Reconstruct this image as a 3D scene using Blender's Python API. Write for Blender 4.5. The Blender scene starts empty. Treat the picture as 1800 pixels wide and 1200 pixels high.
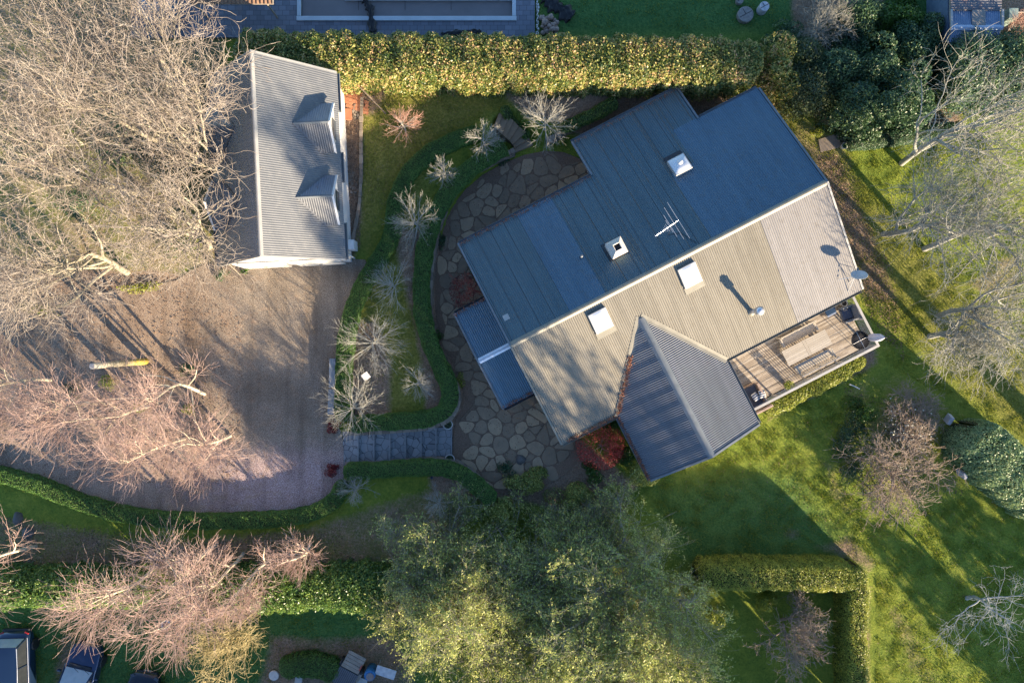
import bpy, math, random
import numpy as np
from mathutils import Vector, Matrix
R = math.radians
C = bpy.context.scene.collection
S = bpy.context.scene
random.seed(7)
rng = np.random.default_rng(11)

# ------------------------------------------------------------------ camera, sky, sun, exposure
CAMZ = 38.0
cd = bpy.data.cameras.new('camera'); cam = bpy.data.objects.new('camera', cd); C.objects.link(cam)
cam.location = (0, 0, CAMZ); cam.rotation_euler = (0, 0, 0)
cd.sensor_width = 36; cd.lens = 18 / (28.125 / CAMZ); cd.clip_end = 2000
S.camera = cam
SUN_EL, SUN_AZ = 14.5, 135.5          # azimuth clockwise from +Y
w = bpy.data.worlds.new('World'); S.world = w; w.use_nodes = True
nt = w.node_tree; sky = nt.nodes.new('ShaderNodeTexSky'); sky.sky_type = 'NISHITA'; sky.sun_disc = False
sky.sun_elevation = R(SUN_EL); sky.sun_rotation = R(SUN_AZ); sky.ozone_density = 4.0; sky.dust_density = 0.3; sky.air_density = 1.0
hs = nt.nodes.new('ShaderNodeHueSaturation'); hs.inputs['Saturation'].default_value = 0.98; nt.links.new(sky.outputs[0], hs.inputs['Color']); nt.links.new(hs.outputs[0], nt.nodes['Background'].inputs[0]); nt.nodes['Background'].inputs[1].default_value = 0.1
ld = bpy.data.lights.new('sun', 'SUN'); ld.energy = 5.0; ld.angle = R(0.5); ld.color = (1.0, 0.80, 0.55)
lo = bpy.data.objects.new('sun', ld); C.objects.link(lo)
sd = Vector((math.sin(R(SUN_AZ)) * math.cos(R(SUN_EL)), math.cos(R(SUN_AZ)) * math.cos(R(SUN_EL)), math.sin(R(SUN_EL))))
lo.rotation_euler = sd.to_track_quat('Z', 'Y').to_euler(); lo.location = (30, -30, 40)
S.view_settings.view_transform = 'Standard'; S.view_settings.look = 'None'; S.view_settings.gamma = 1.0
S.view_settings.exposure = 1.82
S.render.engine = 'CYCLES'
S.cycles.max_bounces = 5; S.cycles.diffuse_bounces = 3; S.cycles.glossy_bounces = 2; S.cycles.transmission_bounces = 3

# ------------------------------------------------------------------ photograph pixel -> place
def P(u, v, z=0.0):
    k = (CAMZ - z) / CAMZ / 32.0
    return ((u - 900) * k, (600 - v) * k, z)

HP = [(-3000,-3000),(1500,-3000),(1420,100),(1330,148),(1200,158),(1080,186),(1000,222),(955,240),(905,196),(870,206),(864,236),(893,264),
      (850,290),(806,326),(774,380),(760,440),(755,500),(754,560),(767,610),(787,650),(806,690),(800,725),(785,745),(740,754),
      (640,760),(605,762),(602,812),(700,815),(770,812),(800,822),(830,840),(862,874),(900,950),(900,1050),(900,1300),(900,3600),(-3000,3600)]
HPW = np.array([P(u, v, 1.05)[:2] for u, v in HP])
HIGH = 1.05
def sdf(poly, x, y):
    """signed distance, positive inside"""
    poly = np.asarray(poly, float); d = np.full(x.shape, 1e9); ins = np.zeros(x.shape, bool)
    n = len(poly)
    for i in range(n):
        a = poly[i]; b = poly[(i + 1) % n]; e = b - a
        wx = x - a[0]; wy = y - a[1]
        t = np.clip((wx * e[0] + wy * e[1]) / (e @ e + 1e-12), 0, 1)
        d = np.minimum(d, (wx - e[0] * t) ** 2 + (wy - e[1] * t) ** 2)
        c = ((a[1] <= y) & (b[1] > y)) | ((b[1] <= y) & (a[1] > y))
        with np.errstate(divide='ignore', invalid='ignore'):
            xi = a[0] + (y - a[1]) / (b[1] - a[1] + 1e-30) * e[0]
        ins ^= c & (x < xi)
    return np.sqrt(d) * np.where(ins, 1, -1)
def sm(t):
    t = np.clip(t, 0, 1); return t * t * (3 - 2 * t)
def gz(x, y):
    x = np.asarray(x, float); y = np.asarray(y, float)
    d = sdf(HPW, x, y)
    wd = 0.13 + 3.5 * sm((-8.6 - y) / 3) + 1.5 * sm((x - 4.6) / 3) * (y > 8)
    return HIGH * sm((d / wd + 1) / 2)
def gz1(x, y): return float(gz(np.array([x]), np.array([y]))[0])
def G(u, v, h=0.0):
    z = 0.5
    for _ in range(6):
        x, y, _q = P(u, v, z + h); z = gz1(x, y)
    return (x, y, z)

# ------------------------------------------------------------------ materials
MATS = {}
def nodes(name):
    m = bpy.data.materials.new(name); m.use_nodes = True
    return m, m.node_tree, m.node_tree.nodes['Principled BSDF']
def ramp(nt, cols, fac, pos=None):
    r = nt.nodes.new('ShaderNodeValToRGB'); el = r.color_ramp.elements
    n = len(cols)
    while len(el) < n: el.new(0.5)
    for i, c in enumerate(cols):
        el[i].position = pos[i] if pos else (i / (n - 1) if n > 1 else 0); el[i].color = (*c, 1)
    nt.links.new(fac, r.inputs[0]); return r.outputs[0]
def noise(nt, scale, detail=4, rough=0.6, vec=None, dist=0):
    n = nt.nodes.new('ShaderNodeTexNoise'); n.inputs['Scale'].default_value = scale
    n.inputs['Detail'].default_value = detail; n.inputs['Roughness'].default_value = rough; n.inputs['Distortion'].default_value = dist
    if vec is None:
        vec = nt.nodes.new('ShaderNodeNewGeometry').outputs['Position']
    nt.links.new(vec, n.inputs['Vector']); return n.outputs['Fac']
def mixc(nt, a, b, fac, mode='MIX'):
    m = nt.nodes.new('ShaderNodeMix'); m.data_type = 'RGBA'; m.blend_type = mode
    for s, v in ((m.inputs['Factor'], fac), (m.inputs[6], a), (m.inputs[7], b)):
        if isinstance(v, (int, float)): s.default_value = v
        elif isinstance(v, tuple): s.default_value = (*v, 1)
        else: nt.links.new(v, s)
    return m.outputs[2]
def math_(nt, op, a, b=0.5, c=None, clamp=False):
    m = nt.nodes.new('ShaderNodeMath'); m.operation = op; m.use_clamp = clamp
    for i, v in enumerate((a, b) if c is None else (a, b, c)):
        if isinstance(v, (int, float)): m.inputs[i].default_value = v
        else: nt.links.new(v, m.inputs[i])
    return m.outputs[0]
def bump(nt, bs, h, strength, dist):
    b = nt.nodes.new('ShaderNodeBump'); b.inputs['Strength'].default_value = strength; b.inputs['Distance'].default_value = dist
    nt.links.new(h, b.inputs['Height']); nt.links.new(b.outputs[0], bs.inputs['Normal']); return b
def pm(name, cols, scale=4, rough=0.7, metal=0.0, bs=0.0, bd=0.02, bscale=None, detail=5, pos=None, island=False):
    if name in MATS: return MATS[name]
    m, nt, b = nodes(name)
    if len(cols) == 1: cols = [tuple(c * .82 for c in cols[0]), tuple(min(1, c * 1.15) for c in cols[0])]
    f = noise(nt, scale, detail)
    if island:
        g = nt.nodes.new('ShaderNodeNewGeometry'); f = math_(nt, 'ADD', math_(nt, 'MULTIPLY', f, .5), math_(nt, 'MULTIPLY', g.outputs['Random Per Island'], .55))
        pos = None
    else:
        f = math_(nt, 'MULTIPLY_ADD', f, 2.0, -0.5)
    nt.links.new(ramp(nt, cols, f, pos), b.inputs['Base Color'])
    b.inputs['Roughness'].default_value = rough; b.inputs['Metallic'].default_value = metal
    if bs: bump(nt, b, noise(nt, bscale or scale * 4, 4), bs, bd)
    MATS[name] = m; return m
def leafmat(name, cols, rough=0.5, trans=0.3, clump=1.3, pos=None, spec=0.5):
    if name in MATS: return MATS[name]
    m, nt, b = nodes(name)
    g = nt.nodes.new('ShaderNodeNewGeometry')
    f = math_(nt, 'ADD', math_(nt, 'MULTIPLY', g.outputs['Random Per Island'], .65), math_(nt, 'MULTIPLY_ADD', noise(nt, clump, 3), .9, -.3))
    c = ramp(nt, cols, f, pos)
    nt.links.new(c, b.inputs['Base Color']); b.inputs['Roughness'].default_value = rough
    b.inputs['Specular IOR Level'].default_value = spec
    t = nt.nodes.new('ShaderNodeBsdfTranslucent'); nt.links.new(c, t.inputs[0])
    mx = nt.nodes.new('ShaderNodeMixShader'); mx.inputs[0].default_value = trans
    nt.links.new(b.outputs[0], mx.inputs[1]); nt.links.new(t.outputs[0], mx.inputs[2])
    nt.links.new(mx.outputs[0], nt.nodes['Material Output'].inputs[0])
    MATS[name] = m; return m

# ------------------------------------------------------------------ mesh builders
def mk(name, V, F4=None, F3=None, mat=None, parent=None, smooth=False):
    V = np.asarray(V, np.float32).reshape(-1, 3)
    me = bpy.data.meshes.new(name)
    n4 = 0 if F4 is None else len(F4); n3 = 0 if F3 is None else len(F3)
    me.vertices.add(len(V)); me.vertices.foreach_set('co', V.ravel())
    li = np.concatenate([np.asarray(F4, np.int32).ravel() if n4 else np.zeros(0, np.int32), np.asarray(F3, np.int32).ravel() if n3 else np.zeros(0, np.int32)])
    me.loops.add(len(li)); me.loops.foreach_set('vertex_index', li)
    me.polygons.add(n4 + n3)
    ls = np.concatenate([np.arange(n4) * 4, n4 * 4 + np.arange(n3) * 3]).astype(np.int32)
    me.polygons.foreach_set('loop_start', ls)
    if smooth: me.polygons.foreach_set('use_smooth', np.ones(n4 + n3, bool))
    me.update(); me.validate()
    if mat: me.materials.append(mat)
    o = bpy.data.objects.new(name, me); C.objects.link(o)
    if parent: attach(o, parent)
    return o
def attach(o, parent):
    o.parent = parent
    if parent.type == 'EMPTY': M = Matrix.Translation(parent.location) @ parent.rotation_euler.to_matrix().to_4x4()
    else: M = Matrix.Identity(4)
    o.matrix_parent_inverse = M.inverted()
def tag(o, label, cat=None, group=None, kind=None):
    if label: o['label'] = label
    if cat: o['category'] = cat
    if group: o['group'] = group
    if kind: o['kind'] = kind
    return o
def thing(name, label, cat, loc=(0, 0, 0), group=None):
    o = bpy.data.objects.new(name, None); C.objects.link(o); o.location = loc
    return tag(o, label, cat, group)
class MB:
    def __init__(s, X=None): s.v = []; s.f = []; s.X = X
    def add(s, vs, fs):
        b = len(s.v)
        s.v += [tuple((s.X @ Vector(p)) if s.X is not None else p) for p in vs]; s.f += [tuple(b + i for i in f) for f in fs]; return s
    def prism(s, poly, z0, z1):
        """poly xy list; z0,z1 numbers"""
        n = len(poly)
        a = sum(poly[i][0] * poly[(i + 1) % n][1] - poly[(i + 1) % n][0] * poly[i][1] for i in range(n))
        if a < 0: poly = poly[::-1]
        vs = [(p[0], p[1], z0) for p in poly] + [(p[0], p[1], z1) for p in poly]
        fs = [tuple(range(n))[::-1], tuple(range(n, 2 * n))] + [(i, (i + 1) % n, n + (i + 1) % n, n + i) for i in range(n)]
        return s.add(vs, fs)
    def box(s, c, d, rz=0, tilt=None):
        M = Matrix.Translation(c) @ Matrix.Rotation(rz, 4, 'Z')
        if tilt: M = M @ Matrix.Rotation(tilt[0], 4, tilt[1])
        q = [(-1,-1,-1),(1,-1,-1),(1,1,-1),(-1,1,-1),(-1,-1,1),(1,-1,1),(1,1,1),(-1,1,1)]
        vs = [tuple(M @ Vector((a[0]*d[0]/2, a[1]*d[1]/2, a[2]*d[2]/2))) for a in q]
        return s.add(vs, [(3,2,1,0),(4,5,6,7),(0,1,5,4),(1,2,6,5),(2,3,7,6),(3,0,4,7)])
    def tube(s, pts, r, n=8, cap=True):
        pts = [Vector(p) for p in pts]; rs = r if isinstance(r, (list, tuple)) else [r] * len(pts)
        vs = []; fs = []
        for i, p in enumerate(pts):
            d = (pts[min(i + 1, len(pts) - 1)] - pts[max(i - 1, 0)]).normalized()
            a = d.orthogonal().normalized() if i == 0 else (a - d * a.dot(d)).normalized()
            b = d.cross(a)
            for k in range(n):
                t = 2 * math.pi * k / n; vs.append(tuple(p + (a * math.cos(t) + b * math.sin(t)) * rs[i]))
        for i in range(len(pts) - 1):
            for k in range(n):
                fs.append((i*n+k, i*n+(k+1)%n, (i+1)*n+(k+1)%n, (i+1)*n+k))
        if cap: fs += [tuple(range(n))[::-1], tuple(range((len(pts)-1)*n, len(pts)*n))]
        return s.add(vs, fs)
    def lathe(s, prof, c=(0,0,0), n=20):
        vs = []; fs = []
        for r, z in prof:
            for k in range(n):
                t = 2*math.pi*k/n; vs.append((c[0]+r*math.cos(t), c[1]+r*math.sin(t), c[2]+z))
        for i in range(len(prof)-1):
            for k in range(n): fs.append((i*n+k, i*n+(k+1)%n, (i+1)*n+(k+1)%n, (i+1)*n+k))
        fs += [tuple(range(n))[::-1], tuple(range((len(prof)-1)*n, len(prof)*n))]
        return s.add(vs, fs)
    def build(s, name, mat, parent=None, smooth=False, bevel=0):
        me = bpy.data.meshes.new(name); me.from_pydata(s.v, [], s.f); me.update()
        if smooth: me.polygons.foreach_set('use_smooth', np.ones(len(me.polygons), bool))
        me.materials.append(mat)
        o = bpy.data.objects.new(name, me); C.objects.link(o)
        if bevel:
            b = o.modifiers.new('bevel', 'BEVEL'); b.width = bevel; b.segments = 2; b.limit_method = 'ANGLE'
        if parent: attach(o, parent)
        return o

# ------------------------------------------------------------------ growth of trees
def unit(a): return a / (np.linalg.norm(a, axis=-1, keepdims=True) + 1e-9)
def grow(p, d, L, r, k, wig, up, tip=0.35):
    N = len(p); Pp = np.zeros((N, k + 1, 3)); Pp[:, 0] = p; d = d.copy()
    for i in range(k):
        d = unit(d + rng.normal(0, wig, (N, 3)) + np.array([0, 0, up]))
        p = p + d * (L / k)[:, None]; Pp[:, i + 1] = p
    t = np.linspace(0, 1, k + 1)
    return Pp, r[:, None] * (1 - (1 - tip) * t)[None, :]
def spawn(Pp, Rr, m, t0, t1, ang, angsd, ratio, Ls, tipend=True, flat=1.0):
    N, k1, _ = Pp.shape; k = k1 - 1
    t = rng.uniform(t0, t1, (N, m))
    if tipend: t[:, 0] = 0.98
    ti = t * k; i0 = np.minimum(ti.astype(int), k - 1); f = (ti - i0)[..., None]
    ar = np.arange(N)[:, None]
    a = Pp[ar, i0]; b = Pp[ar, i0 + 1]; pos = a * (1 - f) + b * f; tan = unit(b - a)
    rr = Rr[ar, i0] * ratio
    an = np.abs(rng.normal(R(ang), R(angsd), (N, m)))[..., None]
    if tipend: an[:, 0] *= .35
    q = rng.normal(0, 1, (N, m, 3)); q[..., 2] *= flat; q = unit(q - tan * (q * tan).sum(-1, keepdims=True))
    d = unit(tan * np.cos(an) + q * np.sin(an))
    L = (Ls[:, None] * (1.15 - .55 * t) * rng.uniform(.65, 1.25, (N, m)))
    return pos.reshape(-1, 3), d.reshape(-1, 3), L.ravel(), rr.ravel()
def tubes(Pp, Rr, n):
    N, k1, _ = Pp.shape
    T = np.zeros_like(Pp); T[:, 1:-1] = Pp[:, 2:] - Pp[:, :-2]; T[:, 0] = Pp[:, 1] - Pp[:, 0]; T[:, -1] = Pp[:, -1] - Pp[:, -2]; T = unit(T)
    ref = np.where(np.abs(T[..., 2:3]) > .9, np.array([1., 0, 0]), np.array([0, 0, 1.]))
    A = unit(np.cross(T, ref)); B = np.cross(T, A)
    th = 2 * np.pi * np.arange(n) / n
    V = Pp[:, :, None] + (A[:, :, None] * np.cos(th)[:, None] + B[:, :, None] * np.sin(th)[:, None]) * Rr[:, :, None, None]
    idx = np.arange(N * k1 * n).reshape(N, k1, n)
    F = np.stack([idx[:, :-1], np.roll(idx, -1, 2)[:, :-1], np.roll(idx, -1, 2)[:, 1:], idx[:, 1:]], -1).reshape(-1, 4)
    return V.reshape(-1, 3), F
def leaves(pos, size, nrm=None, jit=1.0, wid=0.5, sv=0.35):
    N = len(pos)
    n = rng.normal(0, 1, (N, 3)) * jit
    if nrm is not None: n = n + nrm
    n = unit(n); a = unit(np.cross(n, rng.normal(0, 1, (N, 3)))); b = np.cross(n, a)
    s = size * rng.uniform(1 - sv, 1 + sv, (N, 1))
    V = np.stack([pos - a * s * .5, pos + b * s * wid * .5 + n * s * .06, pos + a * s * .5, pos - b * s * wid * .5 + n * s * .06], 1)
    return V.reshape(-1, 3), np.arange(N * 4).reshape(N, 4)
def fit(levels, base, Rad, H, z0=0.0):
    allp = levels[-1][0].reshape(-1, 3)
    c = np.percentile(allp[:, :2], [3, 97], axis=0).mean(0)
    r = np.percentile(np.linalg.norm(allp[:, :2] - c, axis=1), 96)
    kx = Rad / max(r, 1e-6); kz = H / np.percentile(allp[:, 2], 99.5)
    out = []
    for Pp, Rr in levels:
        Q = Pp.copy(); tt = np.clip(Q[..., 2:3] / (0.4 * allp[:, 2].max()), 0, 1)
        Q[..., :2] = (Q[..., :2] - c * tt) * kx; Q[..., 2] *= kz
        out.append((Q + np.array(base), Rr))
    return out
def bare_tree(name, label, base, H, Rad, kind, group=None, lean=None, leafm=None):
    """kind: parameter table"""
    K = KINDS[kind]; nst = K.get('stems', 1)
    p = np.zeros((nst, 3)); d = unit(np.stack([rng.normal(0, K.get('sp', .08), nst), rng.normal(0, K.get('sp', .08), nst), np.ones(nst)], 1))
    if nst > 1: p[:, :2] = rng.normal(0, .07, (nst, 2))
    if lean: d = unit(d + np.array(lean))
    L = np.full(nst, H * K['tl']) * rng.uniform(.85, 1.1, nst); r = np.full(nst, K['tr'])
    lv = [grow(p, d, L, r, 6, K.get('tw', .08), .05, K.get('tt', .5))]
    for (m, t0, t1, ang, sdv, ratio, lr, k, wig, up, flat) in K['lv']:
        Pq, Rq = lv[-1]
        p, d, L, r = spawn(Pq, Rq, m, t0, t1, ang, sdv, ratio, np.full(len(Pq), H * lr), True, flat)
        lv.append(grow(p, d, L, np.maximum(r, K['rmin']), k, wig, up, .45))
    lv = fit(lv, base, Rad, H)
    root = thing(name, label, K['cat'], base, group)
    nb = K.get('nb', 2)
    Vs, Fs, o = [], [], 0
    for Q, Rr in lv[:nb]:
        V, F = tubes(Q, Rr, 7); Vs.append(V); Fs.append(F + o); o += len(V)
    mk('trunk', np.concatenate(Vs), np.concatenate(Fs), mat=K['bm'](), parent=root, smooth=True)
    Vs, Fs, o = [], [], 0
    for i, (Q, Rr) in enumerate(lv[nb:]):
        V, F = tubes(Q, Rr, 4 if i == 0 else 3); Vs.append(V); Fs.append(F + o); o += len(V)
    mk('twigs', np.concatenate(Vs), np.concatenate(Fs), mat=K['tm'](), parent=root, smooth=True)
    if 'leaf' in K:
        lf = K['leaf']; Q = lv[-1][0]; N = lf['n']
        i = rng.integers(0, len(Q), N); j = rng.integers(0, Q.shape[1] - 1, N); f = rng.random((N, 1))
        sub = rng.permutation(len(Q))[:int(len(Q) * .55)]; i = sub[rng.integers(0, len(sub), N)]
        pos = Q[i, j] * (1 - f) + Q[i, j + 1] * f + rng.normal(0, lf['jit'], (N, 3))
        V, F = leaves(pos, lf['s'], np.array([0, 0, lf.get('nz', .5)]), 1, lf.get('w', .45))
        mk('crown', V, F, mat=lf['m'](), parent=root)
    return root

def hedge(name, label, path, width, height, leafs, dens, mat, core, group=None, rough=.05, cat='hedge', square=4.0, zfix=None, bulge=0.0, coremat=None):
    """path: world xy list, follows the ground; box or loose hedge of scattered leaves round a dark woody core"""
    path = np.array([p[:2] for p in path], float)
    seg = np.linalg.norm(np.diff(path, axis=0), axis=1); cum = np.concatenate([[0], np.cumsum(seg)]); Lt = cum[-1]
    # smooth the path
    m = max(8, int(Lt / .2)); ss = np.linspace(0, Lt, m); q = np.stack([np.interp(ss, cum, path[:, 0]), np.interp(ss, cum, path[:, 1])], 1)
    for _ in range(3): q[1:-1] = (q[:-2] + q[1:-1] * 2 + q[2:]) / 4
    tg = np.gradient(q, axis=0); tg = tg / np.linalg.norm(tg, axis=1, keepdims=True); nr = np.stack([tg[:, 1], -tg[:, 0]], 1)
    zg = gz(q[:, 0], q[:, 1]) if zfix is None else np.full(m, zfix)
    zg = np.maximum(zg, np.maximum(gz(*(q + nr * width * .3).T), gz(*(q - nr * width * .3).T)) if zfix is None else zg)
    ph = rng.uniform(0, 6.28, 8)
    def section(s, th, k):
        i = np.clip(s / Lt * (m - 1), 0, m - 1.001); i0 = i.astype(int); f = (i - i0)
        c = q[i0] * (1 - f)[:, None] + q[i0 + 1] * f[:, None]; nn = nr[i0]; z = zg[i0] * (1 - f) + zg[i0 + 1] * f
        ends = np.clip(np.minimum(s, Lt - s) / (.35 * width), 0, 1); e = np.sqrt(1 - (1 - ends) ** 2) * .94 + .06
        ct, st = np.cos(th), np.sin(th); pw = 2.0 / square
        x = np.sign(ct) * np.abs(ct) ** pw; y = np.abs(st) ** pw
        nz = (np.sin(s * 1.7 + ph[0]) + np.sin(s * 3.9 + th * 2 + ph[1]) + np.sin(s * 7.3 + th * 3 + ph[2]) + .7 * np.sin(s * 13.1 - th * 5 + ph[3])) * rough
        g = k * (1 + nz) * e
        px = c[:, 0] + nn[:, 0] * x * width / 2 * g; py = c[:, 1] + nn[:, 1] * x * width / 2 * g
        pz = z + y * height * k * (1 + nz * .5) * (.75 + .25 * e)
        N = np.stack([nn[:, 0] * ct, nn[:, 1] * ct, st + .15], 1)
        return np.stack([px, py, pz], 1), N
    root = thing(name, label, cat, (float(q[m // 2, 0]), float(q[m // 2, 1]), float(zg[m // 2])), group)
    th = np.linspace(0, math.pi, 11); SS, TT = np.meshgrid(np.linspace(0, Lt, m), th, indexing='ij')
    V, _ = section(SS.ravel(), TT.ravel(), core)
    idx = np.arange(m * 11).reshape(m, 11)
    F = np.stack([idx[:-1, :-1], idx[:-1, 1:], idx[1:, 1:], idx[1:, :-1]], -1).reshape(-1, 4)
    mk('stems', V, F, mat=coremat or M_core, parent=root, smooth=True)
    N = int(Lt * (width + 2 * height) * dens)
    s = rng.uniform(0, Lt, N)
    # even spread over perimeter of box
    per = rng.uniform(-(height + width / 2), height + width / 2, N)
    xx = np.clip(per / (width / 2), -1, 1); thh = np.arccos(np.clip(np.sign(xx) * np.abs(xx) ** (square / 2), -1, 1))
    side = np.abs(per) >= width / 2
    hh = (height + width / 2 - np.abs(per)) / height
    a = np.arcsin(np.clip(hh, 0, 1) ** (square / 2)); thh = np.where(side, np.where(per > 0, a, math.pi - a), thh)
    pos, nn = section(s, thh, rng.uniform(core, 1.0 + bulge, N))
    V, F = leaves(pos, leafs, nn * 1.0, .75)
    mk('foliage', V, F, mat=mat, parent=root)
    return root
def shrub(name, label, base, rx, ry, h, n, leafs, mat, group=None, cat='shrub', lumps=9, rot=0, stem=True, low=0.0, wid=.5):
    bx = np.array(base, float)
    lc = rng.normal(0, 1, (lumps, 3)); lc = unit(lc) * rng.uniform(.35, .75, (lumps, 1)); lc[:, 2] = np.abs(lc[:, 2]); lr = rng.uniform(.3, .5, lumps)
    i = rng.integers(0, lumps, n); d = unit(rng.normal(0, 1, (n, 3))); d[:, 2] = np.abs(d[:, 2]) * .9 - .15 + low
    p = lc[i] + d * lr[i][:, None] * rng.uniform(.6, 1.0, (n, 1)) ** .5
    p[:, 2] = np.clip(p[:, 2], .02, None)
    c, s_ = math.cos(rot), math.sin(rot)
    X = p[:, 0] * rx; Y = p[:, 1] * ry
    pos = np.stack([X * c - Y * s_, X * s_ + Y * c, p[:, 2] * h * .93], 1) + bx
    root = thing(name, label, cat, base, group)
    V, F = leaves(pos, leafs, d, .8, wid); mk('foliage', V, F, mat=mat, parent=root)
    if stem:
        k = 7; pp = np.repeat(bx[None], k, 0); tgt = lc[rng.integers(0, lumps, k)] * np.array([rx, ry, h]); L = np.linalg.norm(tgt, axis=1)
        Q, Rr = grow(pp, unit(tgt), L, np.full(k, .025), 4, .1, .02); V, F = tubes(Q, Rr, 5)
        mk('stems', V, F, mat=M_bark, parent=root, smooth=True)
    return root

# ------------------------------------------------------------------ shared materials
M_bark = pm('bark_brown', [(.10, .075, .055), (.22, .18, .14)], 9, .9)
M_core = pm('woody_core', [(.018, .025, .01), (.04, .045, .02)], 8, 1)
def corr_mat(name, cols, metal=.25, rough=.42, dirt=(.12, .10, .07), streak=.4, laps=0):
    m, nt, b = nodes(name)
    g = nt.nodes.new('ShaderNodeNewGeometry').outputs['Position']
    mp = nt.nodes.new('ShaderNodeMapping'); mp.vector_type = 'POINT'; mp.inputs['Rotation'].default_value = (0, 0, R(-27.25))
    nt.links.new(g, mp.inputs[0])
    mp2 = nt.nodes.new('ShaderNodeMapping'); mp2.inputs['Scale'].default_value = (1.6, .12, .3); nt.links.new(mp.outputs[0], mp2.inputs[0])
    f1 = noise(nt, 1.8, 5, .65, mp2.outputs[0]); f2 = noise(nt, 3.0, 5, .7)
    c = ramp(nt, cols, math_(nt, 'MULTIPLY_ADD', f1, 1.8, -.4))
    c = mixc(nt, c, dirt, math_(nt, 'MULTIPLY', math_(nt, 'MULTIPLY_ADD', f2, 4.0, -2.1, True), streak))
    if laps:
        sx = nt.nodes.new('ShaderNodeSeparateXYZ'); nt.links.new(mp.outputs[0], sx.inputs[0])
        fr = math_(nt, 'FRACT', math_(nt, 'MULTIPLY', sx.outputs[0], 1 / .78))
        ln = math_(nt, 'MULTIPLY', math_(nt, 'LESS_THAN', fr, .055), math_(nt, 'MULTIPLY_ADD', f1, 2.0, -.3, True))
        c = mixc(nt, c, (.02, .022, .025), math_(nt, 'MULTIPLY', ln, laps))  # shadow line along each sheet lap put into the colour
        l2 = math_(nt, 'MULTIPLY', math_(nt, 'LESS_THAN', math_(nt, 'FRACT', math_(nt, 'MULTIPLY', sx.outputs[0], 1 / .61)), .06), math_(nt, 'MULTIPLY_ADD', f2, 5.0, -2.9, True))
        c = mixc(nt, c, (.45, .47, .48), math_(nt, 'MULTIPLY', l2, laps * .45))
    nt.links.new(c, b.inputs['Base Color']); b.inputs['Metallic'].default_value = metal; b.inputs['Roughness'].default_value = rough
    return m
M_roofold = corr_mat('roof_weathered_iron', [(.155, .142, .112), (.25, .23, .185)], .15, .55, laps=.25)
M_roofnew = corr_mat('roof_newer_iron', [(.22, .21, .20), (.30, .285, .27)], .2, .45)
M_roofNold = corr_mat('roof_north_old_sky_tint', [(.065, .11, .13), (.11, .165, .185)], .2, .5, laps=.75)  # sky blue of the shaded slope put into the base colour
M_roofNnew = corr_mat('roof_north_new_sky_tint', [(.075, .13, .175), (.11, .18, .235)], .25, .4)  # newer sheets, base tinted bluer to carry the sky light
M_roofwing = corr_mat('roof_wing_grey_iron', [(.11, .12, .14), (.18, .19, .21)], .2, .42)
M_garroof = corr_mat('roof_garage_iron', [(.10, .108, .12), (.145, .15, .16)], .15, .42, (.4, .38, .34), .2)
M_cap = pm('ridge_cap', [(.19, .18, .145), (.27, .255, .205)], 2, .5, .15)
M_capw = pm('ridge_cap_pale', [(.36, .35, .33), (.45, .44, .41)], 2, .45, .1)
M_gut = pm('gutter_metal', [(.13, .15, .165), (.21, .225, .235)], 3, .5, .2)
M_white = pm('white_paint', [(.62, .61, .6), (.74, .73, .71)], 2.2, .55)
M_wall = pm('weatherboard_paint', [(.5, .48, .44), (.6, .58, .53)], 1.5, .7)
M_galv = pm('galvanised_steel', [(.55, .56, .58), (.72, .73, .75)], 6, .3, .6)
M_black = pm('black_plastic', [(.012, .012, .014), (.025, .025, .028)], 6, .5)
M_dark = pm('dark_metal', [(.03, .03, .035), (.06, .06, .065)], 6, .45, .3)
M_glass = pm('window_glass', [(.03, .04, .05), (.05, .06, .08)], 1, .06)
M_brick = pm('terracotta_brick', [(.32, .12, .06), (.5, .22, .12)], 7, .9, island=True)
M_stone = pm('field_stone', [(.11, .09, .07), (.38, .31, .24)], 5, .9, 0, .5, .02, 22, island=True)
M_flag = pm('flagstone', [(.15, .115, .08), (.28, .205, .135), (.50, .36, .22)], 3.5, .85, 0, .4, .015, 16, island=True)
M_step = pm('bluestone_paving', [(.14, .145, .15), (.22, .225, .235), (.31, .32, .32)], 4, .75, 0, .3, .01, 18, island=True)
M_joint = pm('dark_mortar', [(.03, .027, .025), (.06, .052, .045)], 20, 1)
M_timb = pm('grey_timber', [(.20, .17, .14), (.33, .29, .24)], 4, .85)
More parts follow.
